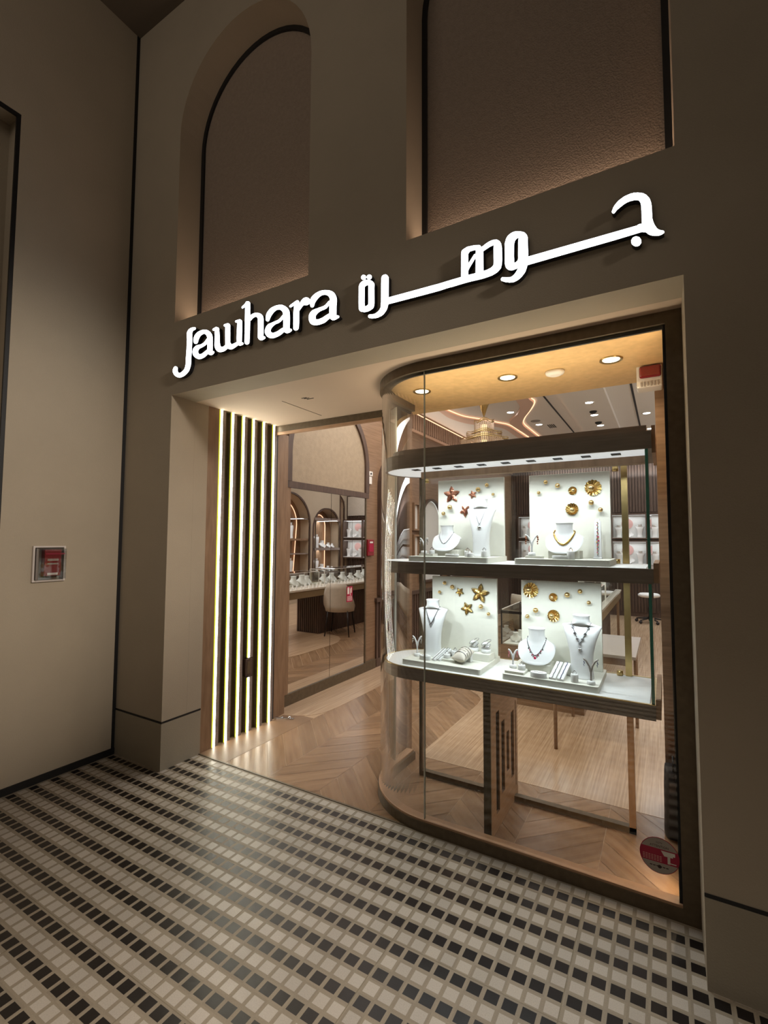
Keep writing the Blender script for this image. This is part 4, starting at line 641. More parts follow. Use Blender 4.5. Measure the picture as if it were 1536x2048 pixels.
# ================================================================== DISPLAY BOARDS AND TRAYS
def rounded(x0, x1, y0, y1, r, n=4):
    P = []
    for cx, cy, a in ((x1 - r, y0 + r, -PI / 2), (x1 - r, y1 - r, 0), (x0 + r, y1 - r, PI / 2), (x0 + r, y0 + r, PI)):
        P += [(cx + r * math.cos(a + PI / 2 * k / n), cy + r * math.sin(a + PI / 2 * k / n)) for k in range(n + 1)]
    return P
ZL, ZM = .8668, 1.4810
trays = [('upper', 'left', 1.66, 2.155, ZM, 1.724, 2.160, 1.965), ('upper', 'right', 2.300, 2.765, ZM, 2.311, 2.747, 1.962), ('lower', 'left', 1.620, 2.106, ZL, 1.681, 2.110, 1.345), ('lower', 'right', 2.228, 2.702, ZL, 2.257, 2.691, 1.345)]
for lv, sd_, x0, x1, z, b0, b1, bz in trays:
    t = thing('display_tray', 'cream tray on the %s shelf, %s side' % ('middle' if lv == 'upper' else 'lowest', sd_), 'display tray', ((x0 + x1) / 2, .63, z - .0303), absolute=True, group='cream display trays')
    m = MB(); m.slab([rounded(x0, x1, .45, .83, .012)], XY, z - .0303, z); m.build('slab', CREAMVEL, t, bevel=.004)
    bd_ = MB().box(b0, b1, .755, .773, z + .0003, bz).build('display_board', CREAMVEL, None, bevel=.002, at=((b0 + b1) / 2, .764, z))
    tag(bd_, 'upright cream board holding %s, %s shelf' % ({'upperleft': 'copper star flowers', 'upperright': 'gold shells', 'lowerleft': 'gold star flowers', 'lowerright': 'gold shells'}[lv + sd_], 'middle' if lv == 'upper' else 'lowest'), 'display board', 'upright cream display boards')
YF = .755
def star_flower(name, x, z, r, rot, m1, m2, label, group):
    t = thing(name, label, 'ornament', (x, YF, z), 0, group)
    def petal(a, L, w, y0, yc):
        ca, sa = math.cos(a), math.sin(a); vs = []; n = 8
        for i in range(n + 1):
            u = i / n; ww = w * (math.sin(PI * u ** .75) ** .8 if 0 < u < 1 else 0)
            for s_, yy in ((-1, y0), (0, yc), (1, y0)):
                lx, lz = u * L, s_ * ww
                vs.append((lx * ca - lz * sa, yy - .25 * abs(u - .5) * w, lx * sa + lz * ca))
        fs = []
        for i in range(n):
            for j in (0, 1): fs.append((i * 3 + j, i * 3 + j + 1, i * 3 + j + 4, i * 3 + j + 3))
        return vs, fs
    mo = MB()
    for k in range(5):
        a = rot + 2 * PI * k / 5
        mo.add(*petal(a, r, r * .30, -.005, -.009), 0); mo.add(*petal(a, r * .99, r * .29, -.0015, -.0015), 0)
    mo.build('petals', m1, t, recalc=False)
    if m1 is not m2:
        m3 = MB()
        for k in range(5):
            a = rot + 2 * PI * k / 5; m3.add(*petal(a, r * .74, r * .17, -.0095, -.0125), 0)
        m3.build('inner_petals', m2, t, recalc=False)
    mi_ = MB()
    for k in range(5):
        a = rot + 2 * PI * k / 5
        P = []
        for u, w in ((.12, 0), (.3, .1), (.5, .14), (.7, .09), (.86, 0), (.7, -.09), (.5, -.14), (.3, -.1)):
            lx, lz = u * r, w * r; P.append((lx * math.cos(a) - lz * math.sin(a), -.0115, lx * math.sin(a) + lz * math.cos(a)))
        mi_.tube(P, r * .028, 5, closed=True)
        mi_.tube([(u * r * math.cos(a), -.0125, u * r * math.sin(a)) for u in (.0, .25, .5, .68)], r * .035, 5)
    mi_.sphere((0, -.012, 0), r * .07, 8, 6); mi_.build('filigree', m2, t)
    return t
G_ = 'star flower ornaments pinned to the boards'
star_flower('star_flower', 1.821, 1.870, .057, .35, ROSE, ROSE, 'largest copper star flower at the top left of its board', G_)
star_flower('star_flower', 1.913, 1.763, .040, .9, ROSE, ROSE, 'medium copper star flower just left of the tall bust with chain', G_)
star_flower('star_flower', 1.962, 1.865, .027, .6, ROSE, ROSE, 'smallest copper star flower, below the upper row of pearls', G_)
DG = mat('antique_dark_gold', (.20, .15, .07), .35, metal=.9)
star_flower('star_flower', 2.005, 1.250, .063, .15, DG, GOLD, 'largest gold star flower with dark rim, top right of lower left board', G_)
star_flower('star_flower', 1.873, 1.252, .030, .9, DG, GOLD, 'smallest gold star flower, near the pearls of lower left board', G_)
star_flower('star_flower', 1.922, 1.152, .043, .75, DG, GOLD, 'middle-sized gold star flower at the centre of lower left board', G_)
def shell(x, z, r, a0, label):
    t = thing('scallop_shell', label, 'ornament', (x, YF, z), 0, 'gold shell ornaments pinned to the boards')
    c0 = (-.32 * r * math.cos(a0), -.32 * r * math.sin(a0)); m = MB(); n = 64; R = []
    for j in range(5):
        u = j / 4; ring = []
        for k in range(n):
            a = a0 + 2 * PI * k / n; fl = math.cos(a - a0); rr = r * (.85 + .22 * fl) * (.22 + .78 * u) * (1 + .045 * math.cos(k * PI / 2) * u)
            ring.append((c0[0] + rr * math.cos(a) * 1.05, -.002 - .006 * u - .004 * math.cos(k * PI / 2) * (.3 + u), c0[1] + rr * math.sin(a) * 1.05))
        R.append(ring)
    m.rings(R, 0, True, False); m.rings([R[-1], [(p[0], -.0005, p[2]) for p in R[-1]]], 0, True, False); m.build('ribbed_shell', GOLD, t, recalc=False)
    m = MB(); m.sphere((c0[0] * .9, -.018 - r * .14, c0[1] * .9), r * .44, 18, 14); m.build('pearl', PEARLG, t)
    return t
shell(2.666, 1.873, .048, .25, 'largest gold shell, top right of the upper right board')
shell(2.547, 1.759, .037, 2.2, 'medium gold shell above the bust with the gold collar')
shell(2.552, 1.861, .025, PI, 'smallest gold shell on the upper right board')
shell(2.318, 1.286, .048, -.3, 'largest gold shell, top left of the lower right board')
shell(2.442, 1.254, .026, -.1, 'smallest gold shell on the lower right board')
shell(2.443, 1.149, .037, -.2, 'medium gold shell between the two busts of the lower right board')
def pearl(x, z, r, label):
    m = MB(); m.sphere((0, -.012 - r, 0), r, 16, 12); m.tube([(0, 0, 0), (0, -.014, 0)], .0015, 6)
    o = m.build('pearl_stud', PEARLG); o.location = (x, YF, z); tag(o, label, 'pearl', 'gold pearls pinned to the boards')
PN = {'upper left': [(2.060, 1.918, 'topmost'), (2.005, 1.893, 'biggest, second from the top'), (2.098, 1.859, 'smallest, nearest the right edge'), (1.816, 1.788, 'just under the largest star'), (1.771, 1.749, 'lowest, nearest the left edge')],
      'upper right': [(2.411, 1.916, 'topmost'), (2.371, 1.856, 'smallest, nearest the left edge'), (2.477, 1.892, 'left of the smallest shell'), (2.653, 1.788, 'just under the largest shell'), (2.699, 1.747, 'lowest, nearest the right edge')],
      'lower left': [(1.778, 1.305, 'topmost'), (1.831, 1.283, 'left of the smallest star'), (1.742, 1.246, 'above the tall bust, nearest the left edge'), (2.018, 1.173, 'just under the largest star'), (2.064, 1.132, 'lowest, nearest the right edge')],
      'lower right': [(2.519, 1.275, 'right of the smallest shell'), (2.586, 1.298, 'topmost'), (2.630, 1.239, 'nearest the right edge, over the tall bust'), (2.345, 1.176, 'second lowest, above the short bust'), (2.297, 1.137, 'lowest, nearest the left edge')]}
PR = {'upper left': (.012, .015, .009, .015, .012), 'upper right': (.012, .010, .014, .014, .0125), 'lower left': (.012, .014, .010, .014, .011), 'lower right': (.015, .013, .011, .015, .012)}
for bdn, L_ in PN.items():
    for (x, z, w), r in zip(L_, PR[bdn]): pearl(x, z, r, 'gold pearl on the %s board, %s' % (bdn, w))

# ------------------------------------------------------------------ busts
def lerp(T, z):
    for (a, *A_), (b_, *B_) in zip(T, T[1:]):
        if z <= b_:
            t = (z - a) / (b_ - a) if b_ > a else 0; t = max(0, min(1, t)); return [p + (q - p) * t for p, q in zip(A_, B_)]
    return list(T[-1][1:])
# z, half width, half depth, y shift  (unit height / unit half width)
TALL = [(0, .62, .52, .0), (.05, .60, .46, .0), (.22, .57, .40, -.02), (.40, .62, .36, -.05), (.58, .76, .33, -.05), (.70, .90, .31, .0), (.78, 1.0, .27, .07), (.815, 1.05, .24, .12), (.83, 1.02, .24, .12), (.845, .78, .30, .11), (.862, .52, .34, .09), (.885, .44, .35, .07), (.94, .41, .35, .05), (.975, .43, .37, .04), (1.0, .46, .40, .04)]
SHORT = [(0, .48, .42, 0), (.12, .45, .39, 0), (.22, .46, .42, 0), (.30, .62, .56, -.02), (.40, .96, .78, -.02), (.46, 1.02, .80, .0), (.54, .92, .66, .03), (.62, .66, .48, .05), (.69, .49, .40, .05), (.80, .42, .38, .04), (.94, .43, .39, .03), (1.0, .47, .42, .03)]
def bust_pt(T, h, w, th, z, out=0.0, tilt=0.0):
    a, d, ysh = lerp(T, z); s_, c_ = math.sin(th), -math.cos(th)
    e = .8; x = (a * w + out) * (abs(s_) ** e) * (1 if s_ >= 0 else -1); y = (d * w + out) * (abs(c_) ** e) * (1 if c_ >= 0 else -1) + ysh * w
    k = tilt * math.exp(-((z - .5) / .22) ** 2)
    return (x, y, z * h + k * min(y, 0.0))
def bust_mesh(T, h, w, tilt):
    m = MB(); R = []; zs = []
    for (a, *_), (b_, *_2) in zip(T, T[1:]): zs += [a + (b_ - a) * k / 3 for k in range(3)]
    zs.append(1.0)
    for z in zs: R.append([bust_pt(T, h, w, 2 * PI * k / 40, z, tilt=tilt) for k in range(40)])
    m.rings(R, 0, True, True); return m
def bust(kind, loc, h, w, rz, label, group='white jewellery busts in the window'):
    T, tilt = (TALL, .0) if kind == 'tall' else (SHORT, 1.15)
    o = bust_mesh(T, h, w, tilt).build('necklace_bust', WHITEVEL); o.location = loc; o.rotation_euler = (0, 0, rz)
    md = o.modifiers.new('bevel', 'BEVEL'); md.width = .003; md.segments = 2; md.limit_method = 'ANGLE'; md.angle_limit = 1.0
    tag(o, label, 'bust', group)
    def place(name, z_back, z_front, spread, mats, label2, build):
        t = thing(name, label2, 'necklace', loc, rz, 'necklaces worn by the window busts')
        n = 46; P = []
        for k in range(n + 1):
            u = -1 + 2 * k / n; z = z_front + (z_back - z_front) * abs(u) ** build['pow']; a_ = lerp(T, z)[0]; th = math.copysign(math.asin(min(1, (min(abs(u) * spread, a_) / a_) ** (1 / .8))), u)
            P.append(Vector(bust_pt(T, h, w, th, z, .0022, tilt)))
        m = MB(); m.tube([tuple(p) for p in P], .0009, 5)
        for i, p in enumerate(P):
            if i % build.get('step', 1) == 0: m.sphere(tuple(p), build['r'] * (1.25 if i % build.get('big', 99) == 0 else 1), 7, 5)
        m.build('chain', mats, t); mid = P[n // 2]
        return t, P, mid
    return place
ZB = ZM + .0385
# upper left: short bust on a block, tall bust with heart chain
def block(x0, x1, y0, y1, z, h, label): 
    o = MB().box(x0, x1, y0, y1, z + .0003, z + h).build('display_block', CREAMVEL, None, bevel=.002, at=((x0 + x1) / 2, (y0 + y1) / 2, z)); tag(o, label, 'display block', 'cream riser blocks on the trays')
block(1.755, 1.915, .60, .72, ZM, .038, 'cream riser block under the short bust with the thin dark chain')
pl = bust('short', (1.826, .655, ZB), .150, .088, .0, 'short white bust on a block wearing a thin dark chain, middle shelf')
pl('necklace', .72, .58, .56, GUN, 'thin dark chain necklace on the short bust of the upper left tray', dict(pow=1.9, r=.0022, step=2, big=6))
pl = bust('tall', (2.052, .645, ZM), .345, .085, .0, 'tall white bust with heart pendant chain, middle shelf')
t, P, mid = pl('necklace', .875, .55, .47, GUN, 'long thin chain with a round pendant on the tall upper bust', dict(pow=1.15, r=.0019, step=2, big=6))
MB().lathe([(.0005, 0), (.011, .001), (.011, .004), (.0005, .005)], n=16).build('pendant', SILVER, t).matrix_local = Matrix.Translation(mid + Vector((0, .001, -.018))) @ Matrix.Rotation(PI / 2, 4, 'X')
# upper right: short bust with gold collar
block(2.452, 2.612, .565, .68, ZM, .042, 'cream riser block under the bust with the gold collar')
pl = bust('short', (2.529, .62, ZM + .0425), .150, .096, .0, 'short white bust wearing a broad gold collar, middle shelf')
t, P, mid = pl('collar_necklace', .70, .58, .60, GOLD, 'broad gold and silver leaf collar on the upper right bust', dict(pow=1.9, r=.0062, step=1))
m = MB()
for i, p in enumerate(P[2:-2]):
    if i % 2 == 0: m.sphere((p.x, p.y - .002, p.z - .006), .004, 6, 4, sq=(.7, .5, 1.3))
m.build('drops', SILVER, t)
# lower left: tall bust with fringe necklace
pl = bust('tall', (1.738, .635, ZL), .342, .090, .12, 'tall white bust wearing a silver fringe necklace, lowest shelf left')
t, P, mid = pl('fringe_necklace', .875, .58, .50, GUN, 'silver V-shaped fringe necklace on the tall lower left bust', dict(pow=1.15, r=.0026, step=1))
m = MB()
for i, p in enumerate(P[6:-6]):
    if i % 2 == 0:
        for q in range(3): m.sphere((p.x * (1 + .03 * q), p.y - .001, p.z - .008 * (q + 1)), .0022, 6, 4, sq=(.8, .6, 1.5))
m.build('fringe', SILVER, t)
# lower right: short bust with ruby necklace, tall bust with clover necklace
block(2.300, 2.452, .565, .685, ZL, .044, 'cream riser block under the ruby necklace bust')
pl = bust('short', (2.372, .628, ZL + .0445), .182, .098, .05, 'short white bust wearing a ruby drop necklace, lowest shelf')
t, P, mid = pl('ruby_necklace', .72, .57, .56, GUN, 'dark necklace with ruby drops on the short lower right bust', dict(pow=1.9, r=.0030, step=1))
m = MB(); m2 = MB()
for i in (8, 12, 16, 19, 27, 30, 34, 38):
    p = P[i]; m.sphere((p.x, p.y - .003, p.z - .013), .0045, 8, 6, sq=(.8, .6, 1.5))
m.sphere((mid.x, mid.y - .004, mid.z - .034), .0045, 8, 6, sq=(.8, .6, 2.0)); m.build('drops', GUN, t)
m2.sphere((mid.x, mid.y - .004, mid.z - .015), .0072, 10, 8, sq=(1, .6, 1.2))
for i in (11, 17, 29, 35): p = P[i]; m2.sphere((p.x, p.y - .004, p.z - .006), .0032, 8, 6)
m2.build('ruby', RUBY, t)
pl = bust('tall', (2.608, .60, ZL), .322, .094, -.08, 'tall white bust wearing a clover-station necklace, lowest shelf right')
t, P, mid = pl('clover_necklace', .875, .56, .50, GUN, 'dark clover-station necklace with heart drop on the lower right bust', dict(pow=1.15, r=.0022, step=1))
m = MB()
for i in (5, 11, 17, 23, 29, 35, 41):
    p = P[i]
    for dx, dz in ((.0045, 0), (-.0045, 0), (0, .0045), (0, -.0045)): m.sphere((p.x + dx, p.y - .002, p.z + dz), .0038, 6, 5)
m.build('clover_stations', GUN, t)
m = MB(); m.sphere((mid.x, mid.y - .003, mid.z - .016), .003, 6, 5); m.sphere((mid.x - .004, mid.y - .003, mid.z - .030), .0062, 8, 6); m.sphere((mid.x + .004, mid.y - .003, mid.z - .030), .0062, 8, 6); m.sphere((mid.x, mid.y - .003, mid.z - .036), .0058, 8, 6); m.build('heart_drop', SILVER, t)

# ------------------------------------------------------------------ small stands
def oval_dish(x, y, z, r, h, label, sign=True):
    t = thing('oval_name_block', label, 'name block', (x, y, z + .0003)); MB().lathe([(r * .98, 0), (r, .003), (r, h - .003), (r * .97, h)], n=32, sy=.62).build('disc', WHITEFAB, t)
    if sign:
        P = []
        for k in range(40):
            u = k / 39; P.append((-r * .55 + r * 1.1 * u, -.006 + .006 * math.sin(u * 19) * (1.4 if u < .2 else .7), h + .0006))
        MB().tube(P, .0008, 4).build('script_lettering', GUN, t)
    return t
oval_dish(1.924, .50, ZM, .042, .016, 'oval white name block at the front of the upper left tray')
oval_dish(2.528, .50, ZM, .042, .018, 'oval white name block in front of the gold collar bust')
oval_dish(1.748, .505, ZL, .036, .026, 'oval white name block at the left front of the lower left tray')
oval_dish(2.413, .478, ZL, .042, .027, 'oval white name block in front of the ruby necklace bust')
def plate(x, y, z, w, d, label):
    m = MB(); m.slab([rounded(-w, w, -d, d, .006)], XY, 0, .013); o = m.build('small_plate', CREAMVEL, None, bevel=.002); o.location = (x, y, z + .0003); tag(o, label, 'display plate', 'small cream plates on the trays')
ZP = .0135
plate(1.748, .55, ZM, .048, .036, 'small cream plate under the earring tree of the upper left tray')
plate(2.382, .56, ZM, .044, .032, 'small cream plate under the gold earring tree')
plate(1.872, .585, ZL, .060, .060, 'small cream plate carrying three ring cylinders')
plate(2.287, .520, ZL, .052, .050, 'small cream plate at the left front of the lower right tray')
def ring_stand(x, y, z, r, h, label, ringm=SILVER, stone=None, rr=.009):
    t = thing('ring_cylinder', label, 'ring stand', (x, y, z + .0003), 0, 'white ring cylinders on the trays')
    MB().lathe([(r * .97, 0), (r, .002), (r, h - .003), (r * .93, h), (r * .35, h), (r * .30, h - .004)], n=24).build('cylinder', WHITEFAB, t)
    q = thing('ring', 'ring standing on the ' + label, 'ring', (x, y, z + h + rr * .55), .6, 'rings shown on white cylinders')
    MB().tube([(rr * math.cos(2 * PI * k / 24), 0, rr * math.sin(2 * PI * k / 24)) for k in range(24)], .0014, 6, closed=True).build('band', ringm, q)
    m = MB(); m.sphere((0, 0, rr + .002), .0035, 8, 6); m.sphere((.004, 0, rr), .002, 6, 5); m.sphere((-.004, 0, rr), .002, 6, 5); m.build('stone', stone or SILVER, q)
ring_stand(1.772, .55, ZM + ZP, .018, .022, 'white cylinder right of the upper left earring tree', GUN)
ring_stand(2.004, .545, ZM, .019, .034, 'taller white cylinder of the pair left of the heart pendant bust', ROSE, GUN)
ring_stand(2.037, .492, ZM, .021, .024, 'lower white cylinder of the pair left of the heart pendant bust', ROSE)
ring_stand(2.112, .52, ZM, .018, .037, 'white cylinder at the right front of the upper left tray', GUN)
ring_stand(2.579, .50, ZM, .019, .042, 'white cylinder right of the name block on the upper right tray', GOLD)
ring_stand(1.866, .557, ZL + ZP, .021, .024, 'frontmost low white cylinder of the three in the lower left tray')
ring_stand(1.897, .610, ZL + ZP, .021, .036, 'tallest white cylinder of the three in the lower left tray')
ring_stand(1.845, .622, ZL + ZP, .021, .028, 'hindmost white cylinder of the three in the lower left tray')
ring_stand(2.313, .528, ZL + ZP, .020, .026, 'low white cylinder beside the pink earring tree', GUN)
ring_stand(2.588, .485, ZL, .018, .040, 'white cylinder between the bracelet ramps and the tee earring stand', SILVER)
def earring_tree(x, y, z, h, sp_, label, gem, metal=WHITEVEL, em=SILVER, big=1.0, rz=.3):
    t = thing('earring_tree', label, 'earring stand', (x, y, z + .0003), rz, 'two-armed earring trees on the trays')
    MB().lathe([(.019, 0), (.020, .003), (.019, .016), (.016, .018), (.004, .019)], n=22).build('foot', WHITEFAB, t)
    m = MB()
    for s_ in (-1, 1):
        P = [(0, 0, .015), (0, 0, h * .45), (s_ * sp_ * .18, 0, h * .70), (s_ * sp_ * .55, 0, h * .90), (s_ * sp_ * .95, 0, h)]
        Q = []
        for i in range(len(P) - 1):
            for k in range(3): Q.append(tuple(Vector(P[i]).lerp(Vector(P[i + 1]), k / 3)))
        Q.append(P[-1]); m.tube(Q, [.0045] * 4 + [.0048] * (len(Q) - 5) + [.003], 8)
    m.build('arms', metal, t)
    for s_ in (-1, 1):
        e = thing('earring', '%s earring on the %s' % ('left' if s_ < 0 else 'right', label.replace('tee-shaped ', '').replace('at the right end of', 'right of')), 'earring', (x + math.cos(rz) * s_ * sp_ * .85, y + math.sin(rz) * s_ * sp_ * .85, z + h * .94), rz, 'earrings on the trees')
        m = MB(); m.tube([(0, -.004, .004), (0, -.006, 0), (0, -.006, -.008)], .0008, 5); m.build('hook', em, e)
        m = MB()
        for q in range(4): m.sphere((.002 * math.sin(q * 2), -.006, -.008 - .0085 * big * q), .0042 * big * (1 - .12 * q), 7, 5, sq=(1, .5, 1.2))
        m.build('drop', gem, e)
earring_tree(1.722, .545, ZM + ZP, .096, .026, 'white earring tree at the left end of the upper left tray', SILVER, rz=.2)
earring_tree(2.367, .565, ZM + ZP, .115, .036, 'earring tree with gold flower earrings on the upper right tray', ROSE, em=GOLD, big=1.35)
earring_tree(1.668, .560, ZL, .122, .030, 'white earring tree at the left end of the lower left tray', SILVER)
earring_tree(2.262, .545, ZL + ZP, .100, .026, 'earring tree with pink drop earrings on the lower right tray', mat('pink_stone', (.60, .18, .22), .2, coat=.5))
earring_tree(2.665, .485, ZL, .125, .036, 'grey tee-shaped earring tree at the right end of the lower right tray', SAPPH, metal=mat('grey_velvet', (.42, .38, .34), .7), big=.75, rz=.1)
# bracelet stand (upper right)
t = thing('bracelet_stand', 'narrow upright white stand with a coloured bracelet, right end of the upper right tray', 'bracelet stand', (2.687, .68, ZM + .0003), .0)
m = MB(); R = []
for z, w, d, y in ((0, .022, .030, 0), (.006, .022, .030, 0), (.008, .019, .010, .004), (.10, .017, .008, .008), (.20, .016, .006, .013), (.205, .010, .006, .013), (.215, .010, .006, .014)):
    R.append([(sx * w, y + sy * d, z) for sx, sy in ((-1, -1), (1, -1), (1, 1), (-1, 1))])
m.rings(R, 0, False, True); m.build('upright', WHITEVEL, t)
br = thing('bracelet', 'gold, red and blue beaded bracelet laid down the narrow white stand', 'bracelet', (2.687, .68, ZM))
for mm_, kk in ((GUN, 0), (GOLD, 1), (RUBY, 2)):
    m = MB()
    for i in range(26):
        u = i / 25; w = .004 + .006 * math.exp(-((u - .45) / .15) ** 2)
        if i % 3 == kk: m.sphere((math.sin(i * 2.4) * w * .5, .013 - .018 * (1 - u) - .006, .02 + .175 * u), .0032 + .0015 * math.exp(-((u - .45) / .15) ** 2), 7, 5)
    m.build('beads', mm_, br)
# bracelet ramps
def ramp(x, y, z, w, L, h, rz, label, gem):
    t = thing('bracelet_ramp', label, 'bracelet ramp', (x, y, z + .0003), rz, 'slanting white bracelet ramps')
    m = MB(); m.slab([[(0, 0), (.006, 0), (L - .012, h - .014), (L + .018, 0), (L + .026, 0), (L, h), (0, .010)]], lambda u, v, d: (d, u, v), -w, w); m.build('ramp', WHITEFAB, t)
    b_ = thing('bracelet', 'bracelet on the ' + label.replace('slanting ', ''), 'bracelet', (x, y, z), rz, 'bracelets on the ramps')
    m = MB()
    for i in range(24): u = i / 23; m.sphere((.001 * math.sin(i), L * u, .0125 + (h - .010) * u), .0024, 6, 4)
    m.build('stones', gem, b_)
ramp(1.800, .505, ZL, .013, .10, .058, -.35, 'left slanting white ramp by the tall bust of the lower left tray', SILVER)
ramp(1.829, .515, ZL, .013, .10, .058, -.35, 'right slanting white ramp by the tall bust of the lower left tray', SILVER)
ramp(2.482, .470, ZL, .017, .11, .070, -.18, 'left slanting white ramp between the lower right busts', GUN)
ramp(2.522, .465, ZL, .016, .11, .070, -.18, 'right slanting white ramp between the lower right busts', SAPPH)
# bracelet pillow
t = thing('bracelet_pillow', 'small cream pillow wearing four bangles at the front of the lower left tray', 'cushion', (1.968, .555, ZL + .002), -.25)
m = MB(); R = []
for i in range(13):
    u = i / 12; y = -.055 + .11 * u; w = .040 * (1 + .18 * abs(2 * u - 1) ** 3); hh = .030 * (1 - abs(2 * u - 1) ** 3.0) + .004; zc_ = .026 + .035 * u
    R.append([(w * math.cos(2 * PI * k / 20), y, zc_ + hh * math.sin(2 * PI * k / 20)) for k in range(20)])
m.rings(R, 0, True, True); m.build('pillow', mat('cream_satin', (.72, .66, .56), .45), t)
m = MB().box(-.03, .03, .03, .055, 0, .05); m.build('support', WHITEFAB, t)
for i in range(4):
    u = .25 + .16 * i; y = -.055 + .11 * u; zc_ = .026 + .035 * u; w = .041 * (1 + .1 * abs(2 * u - 1) ** 3); hh = .0335
    P = [Vector((w * math.cos(2 * PI * k / 28), y, zc_ + hh * math.sin(2 * PI * k / 28))) for k in range(28)]
    q = MB(); q.tube([tuple(p) for p in P], .0022, 6, closed=True); o = q.build('bangle', SILVER); o.location = (1.968, .555, ZL + .002); o.rotation_euler = (0, 0, -.25)
    tag(o, 'silver bangle on the cream pillow, %s from the front' % ('first', 'second', 'third', 'fourth')[i], 'bangle', 'bangles on the cream pillow')
block(1.950, 2.096, .640, .745, ZL, .042, 'cream riser block carrying two bangle cylinders')
def bangle_stand(x, y, label):
    z = ZL + .0425; t = thing('bangle_cylinder', label, 'bangle stand', (x, y, z), 0, 'white bangle cylinders')
    MB().lathe([(.028, 0), (.029, .002), (.029, .020), (.026, .022)], n=24).build('cylinder', WHITEFAB, t)
    MB().lathe([(.024, .022), (.020, .035), (.023, .052), (.014, .060)], n=20).build('neck', WHITEFAB, t)
    for i, (zz, ta, r) in enumerate(((.036, .45, .027), (.060, .55, .029))):
        q = MB(); q.tube([(r * math.cos(2 * PI * k / 28), r * math.sin(2 * PI * k / 28) * .9, math.sin(2 * PI * k / 28 + 1) * r * ta) for k in range(28)], .0025, 6, closed=True)
        o = q.build('bangle', SILVER); o.location = (x, y, z + zz); tag(o, '%s silver bangle slung on the %s' % ('lower' if i == 0 else 'upper', label), 'bangle', 'bangles slung on the white cylinders')
bangle_stand(1.985, .695, 'left white bangle cylinder on the riser block')
bangle_stand(2.062, .690, 'right white bangle cylinder on the riser block')
# ================================================================== SHOP FURNITURE
def wbust(kind, n=20):
    T, tilt = (TALL, 0) if kind == 'tall' else (SHORT, .9)
    m = MB(); R = [[bust_pt(T, 1, .31 if kind == 'tall' else .60, 2 * PI * k / n, z, tilt=tilt) for k in range(n)] for z, *_ in T]; m.rings(R, 0, True, True); return m
pt_tall = wbust('tall').build('small_bust', WHITEVEL); pt_short = wbust('short').build('small_bust', WHITEVEL)
used = {'t': False, 's': False}
def put(kind, loc, h, rz, label, group):
    src = pt_tall if kind == 't' else pt_short
    if not used[kind]: used[kind] = True; o = src
    else: o = src.copy(); COL.objects.link(o)
    o.location = loc; o.rotation_euler = (0, 0, rz); o.scale = (h, h, h); o['label'] = label; o['category'] = 'bust'; o['group'] = group; return o
ORD = ['first', 'second', 'third', 'fourth', 'fifth', 'sixth', 'seventh', 'eighth']
# far wall: fluted panelling and two rows of lit cases
m = MB()
for k in range(86):
    x = -.15 + k * .056; m.box(x, x + .032, 9.31, 9.345, 2.20, 3.45); m.box(x, x + .032, 9.31, 9.345, .10, 1.06)
m.box(-.165, 4.7, 9.335, 9.35, .0, 3.5); tag(m.build('fluted_wall_panelling', WALNUT), 'dark fluted wood panelling covering the far wall', 'wall panelling')
cases = []
for r_, (z0, z1) in enumerate(((1.10, 1.57), (1.65, 2.13))):
    for k in range(7):
        x1 = 4.64 - .66 * k; x0 = x1 - .62
        n_ = 6 - k
        t = thing('wall_display_case', '%s-row lit white display case on the far wall, %s from the left' % ('lower' if r_ == 0 else 'upper', ORD[n_]), 'display case', ((x0 + x1) / 2, 9.31, z0), 0, 'lit display cases on the far wall')
        w = .31; hh = z1 - z0
        m = MB(); m.slab([[(-w - .02, -.03), (w + .02, -.03), (w + .02, hh + .03), (-w - .02, hh + .03)], [(-w, 0), (-w, hh), (w, hh), (w, 0)]], XZ, -.24, .02); m.build('frame', WALNUT, t)
        MB().box(-w, w, .0, .02, 0, hh).build('back_panel', WHITEFAB, t)
        MB().box(-w, w, -.22, 0, .0, .012).build('shelf', WHITEFAB, t)
        MB().box(-w, w, -.20, -.16, hh - .012, hh - .002).build('light_strip', DOWNL if False else WHITEGLOW, t)
        MB().lathe([(.11, 0), (.11, .006)], n=28).build('pink_disc', PINK, t).matrix_local = Matrix.Translation((-.04 + .05 * (k % 3), -.004, hh * .62)) @ Matrix.Rotation(PI / 2, 4, 'X')
        MB().box(-.003, .003, -.235, -.23, 0, hh).build('door_joint', BRONZE, t)
        for j, (dx, kd, h) in enumerate(((-.20, 't', .26), (.0, 's', .16), (.20, 't', .27))):
            if r_ and j == 1: h = .14
            put(kd, ((x0 + x1) / 2 + dx, 9.31 - .11, z0 + .0125), h, 0, 'small white bust, %s in the %s-row case, %s from the left' % (('left', 'middle', 'right')[j], 'lower' if r_ == 0 else 'upper', ORD[n_]), 'small busts in the far wall cases')
    area('case_light', (2.35, 9.18, z1 - .015), 4.5, 7.5, (.92, .96, 1.0), size_y=.05)
t = thing('small_upper_panel', 'grey blank panel above the rightmost far wall cases', 'wall panel', (4.33, 9.31, 2.28)); MB().box(-.31, .31, -.02, .02, 0, .55).build('board', TAUPE, t); 

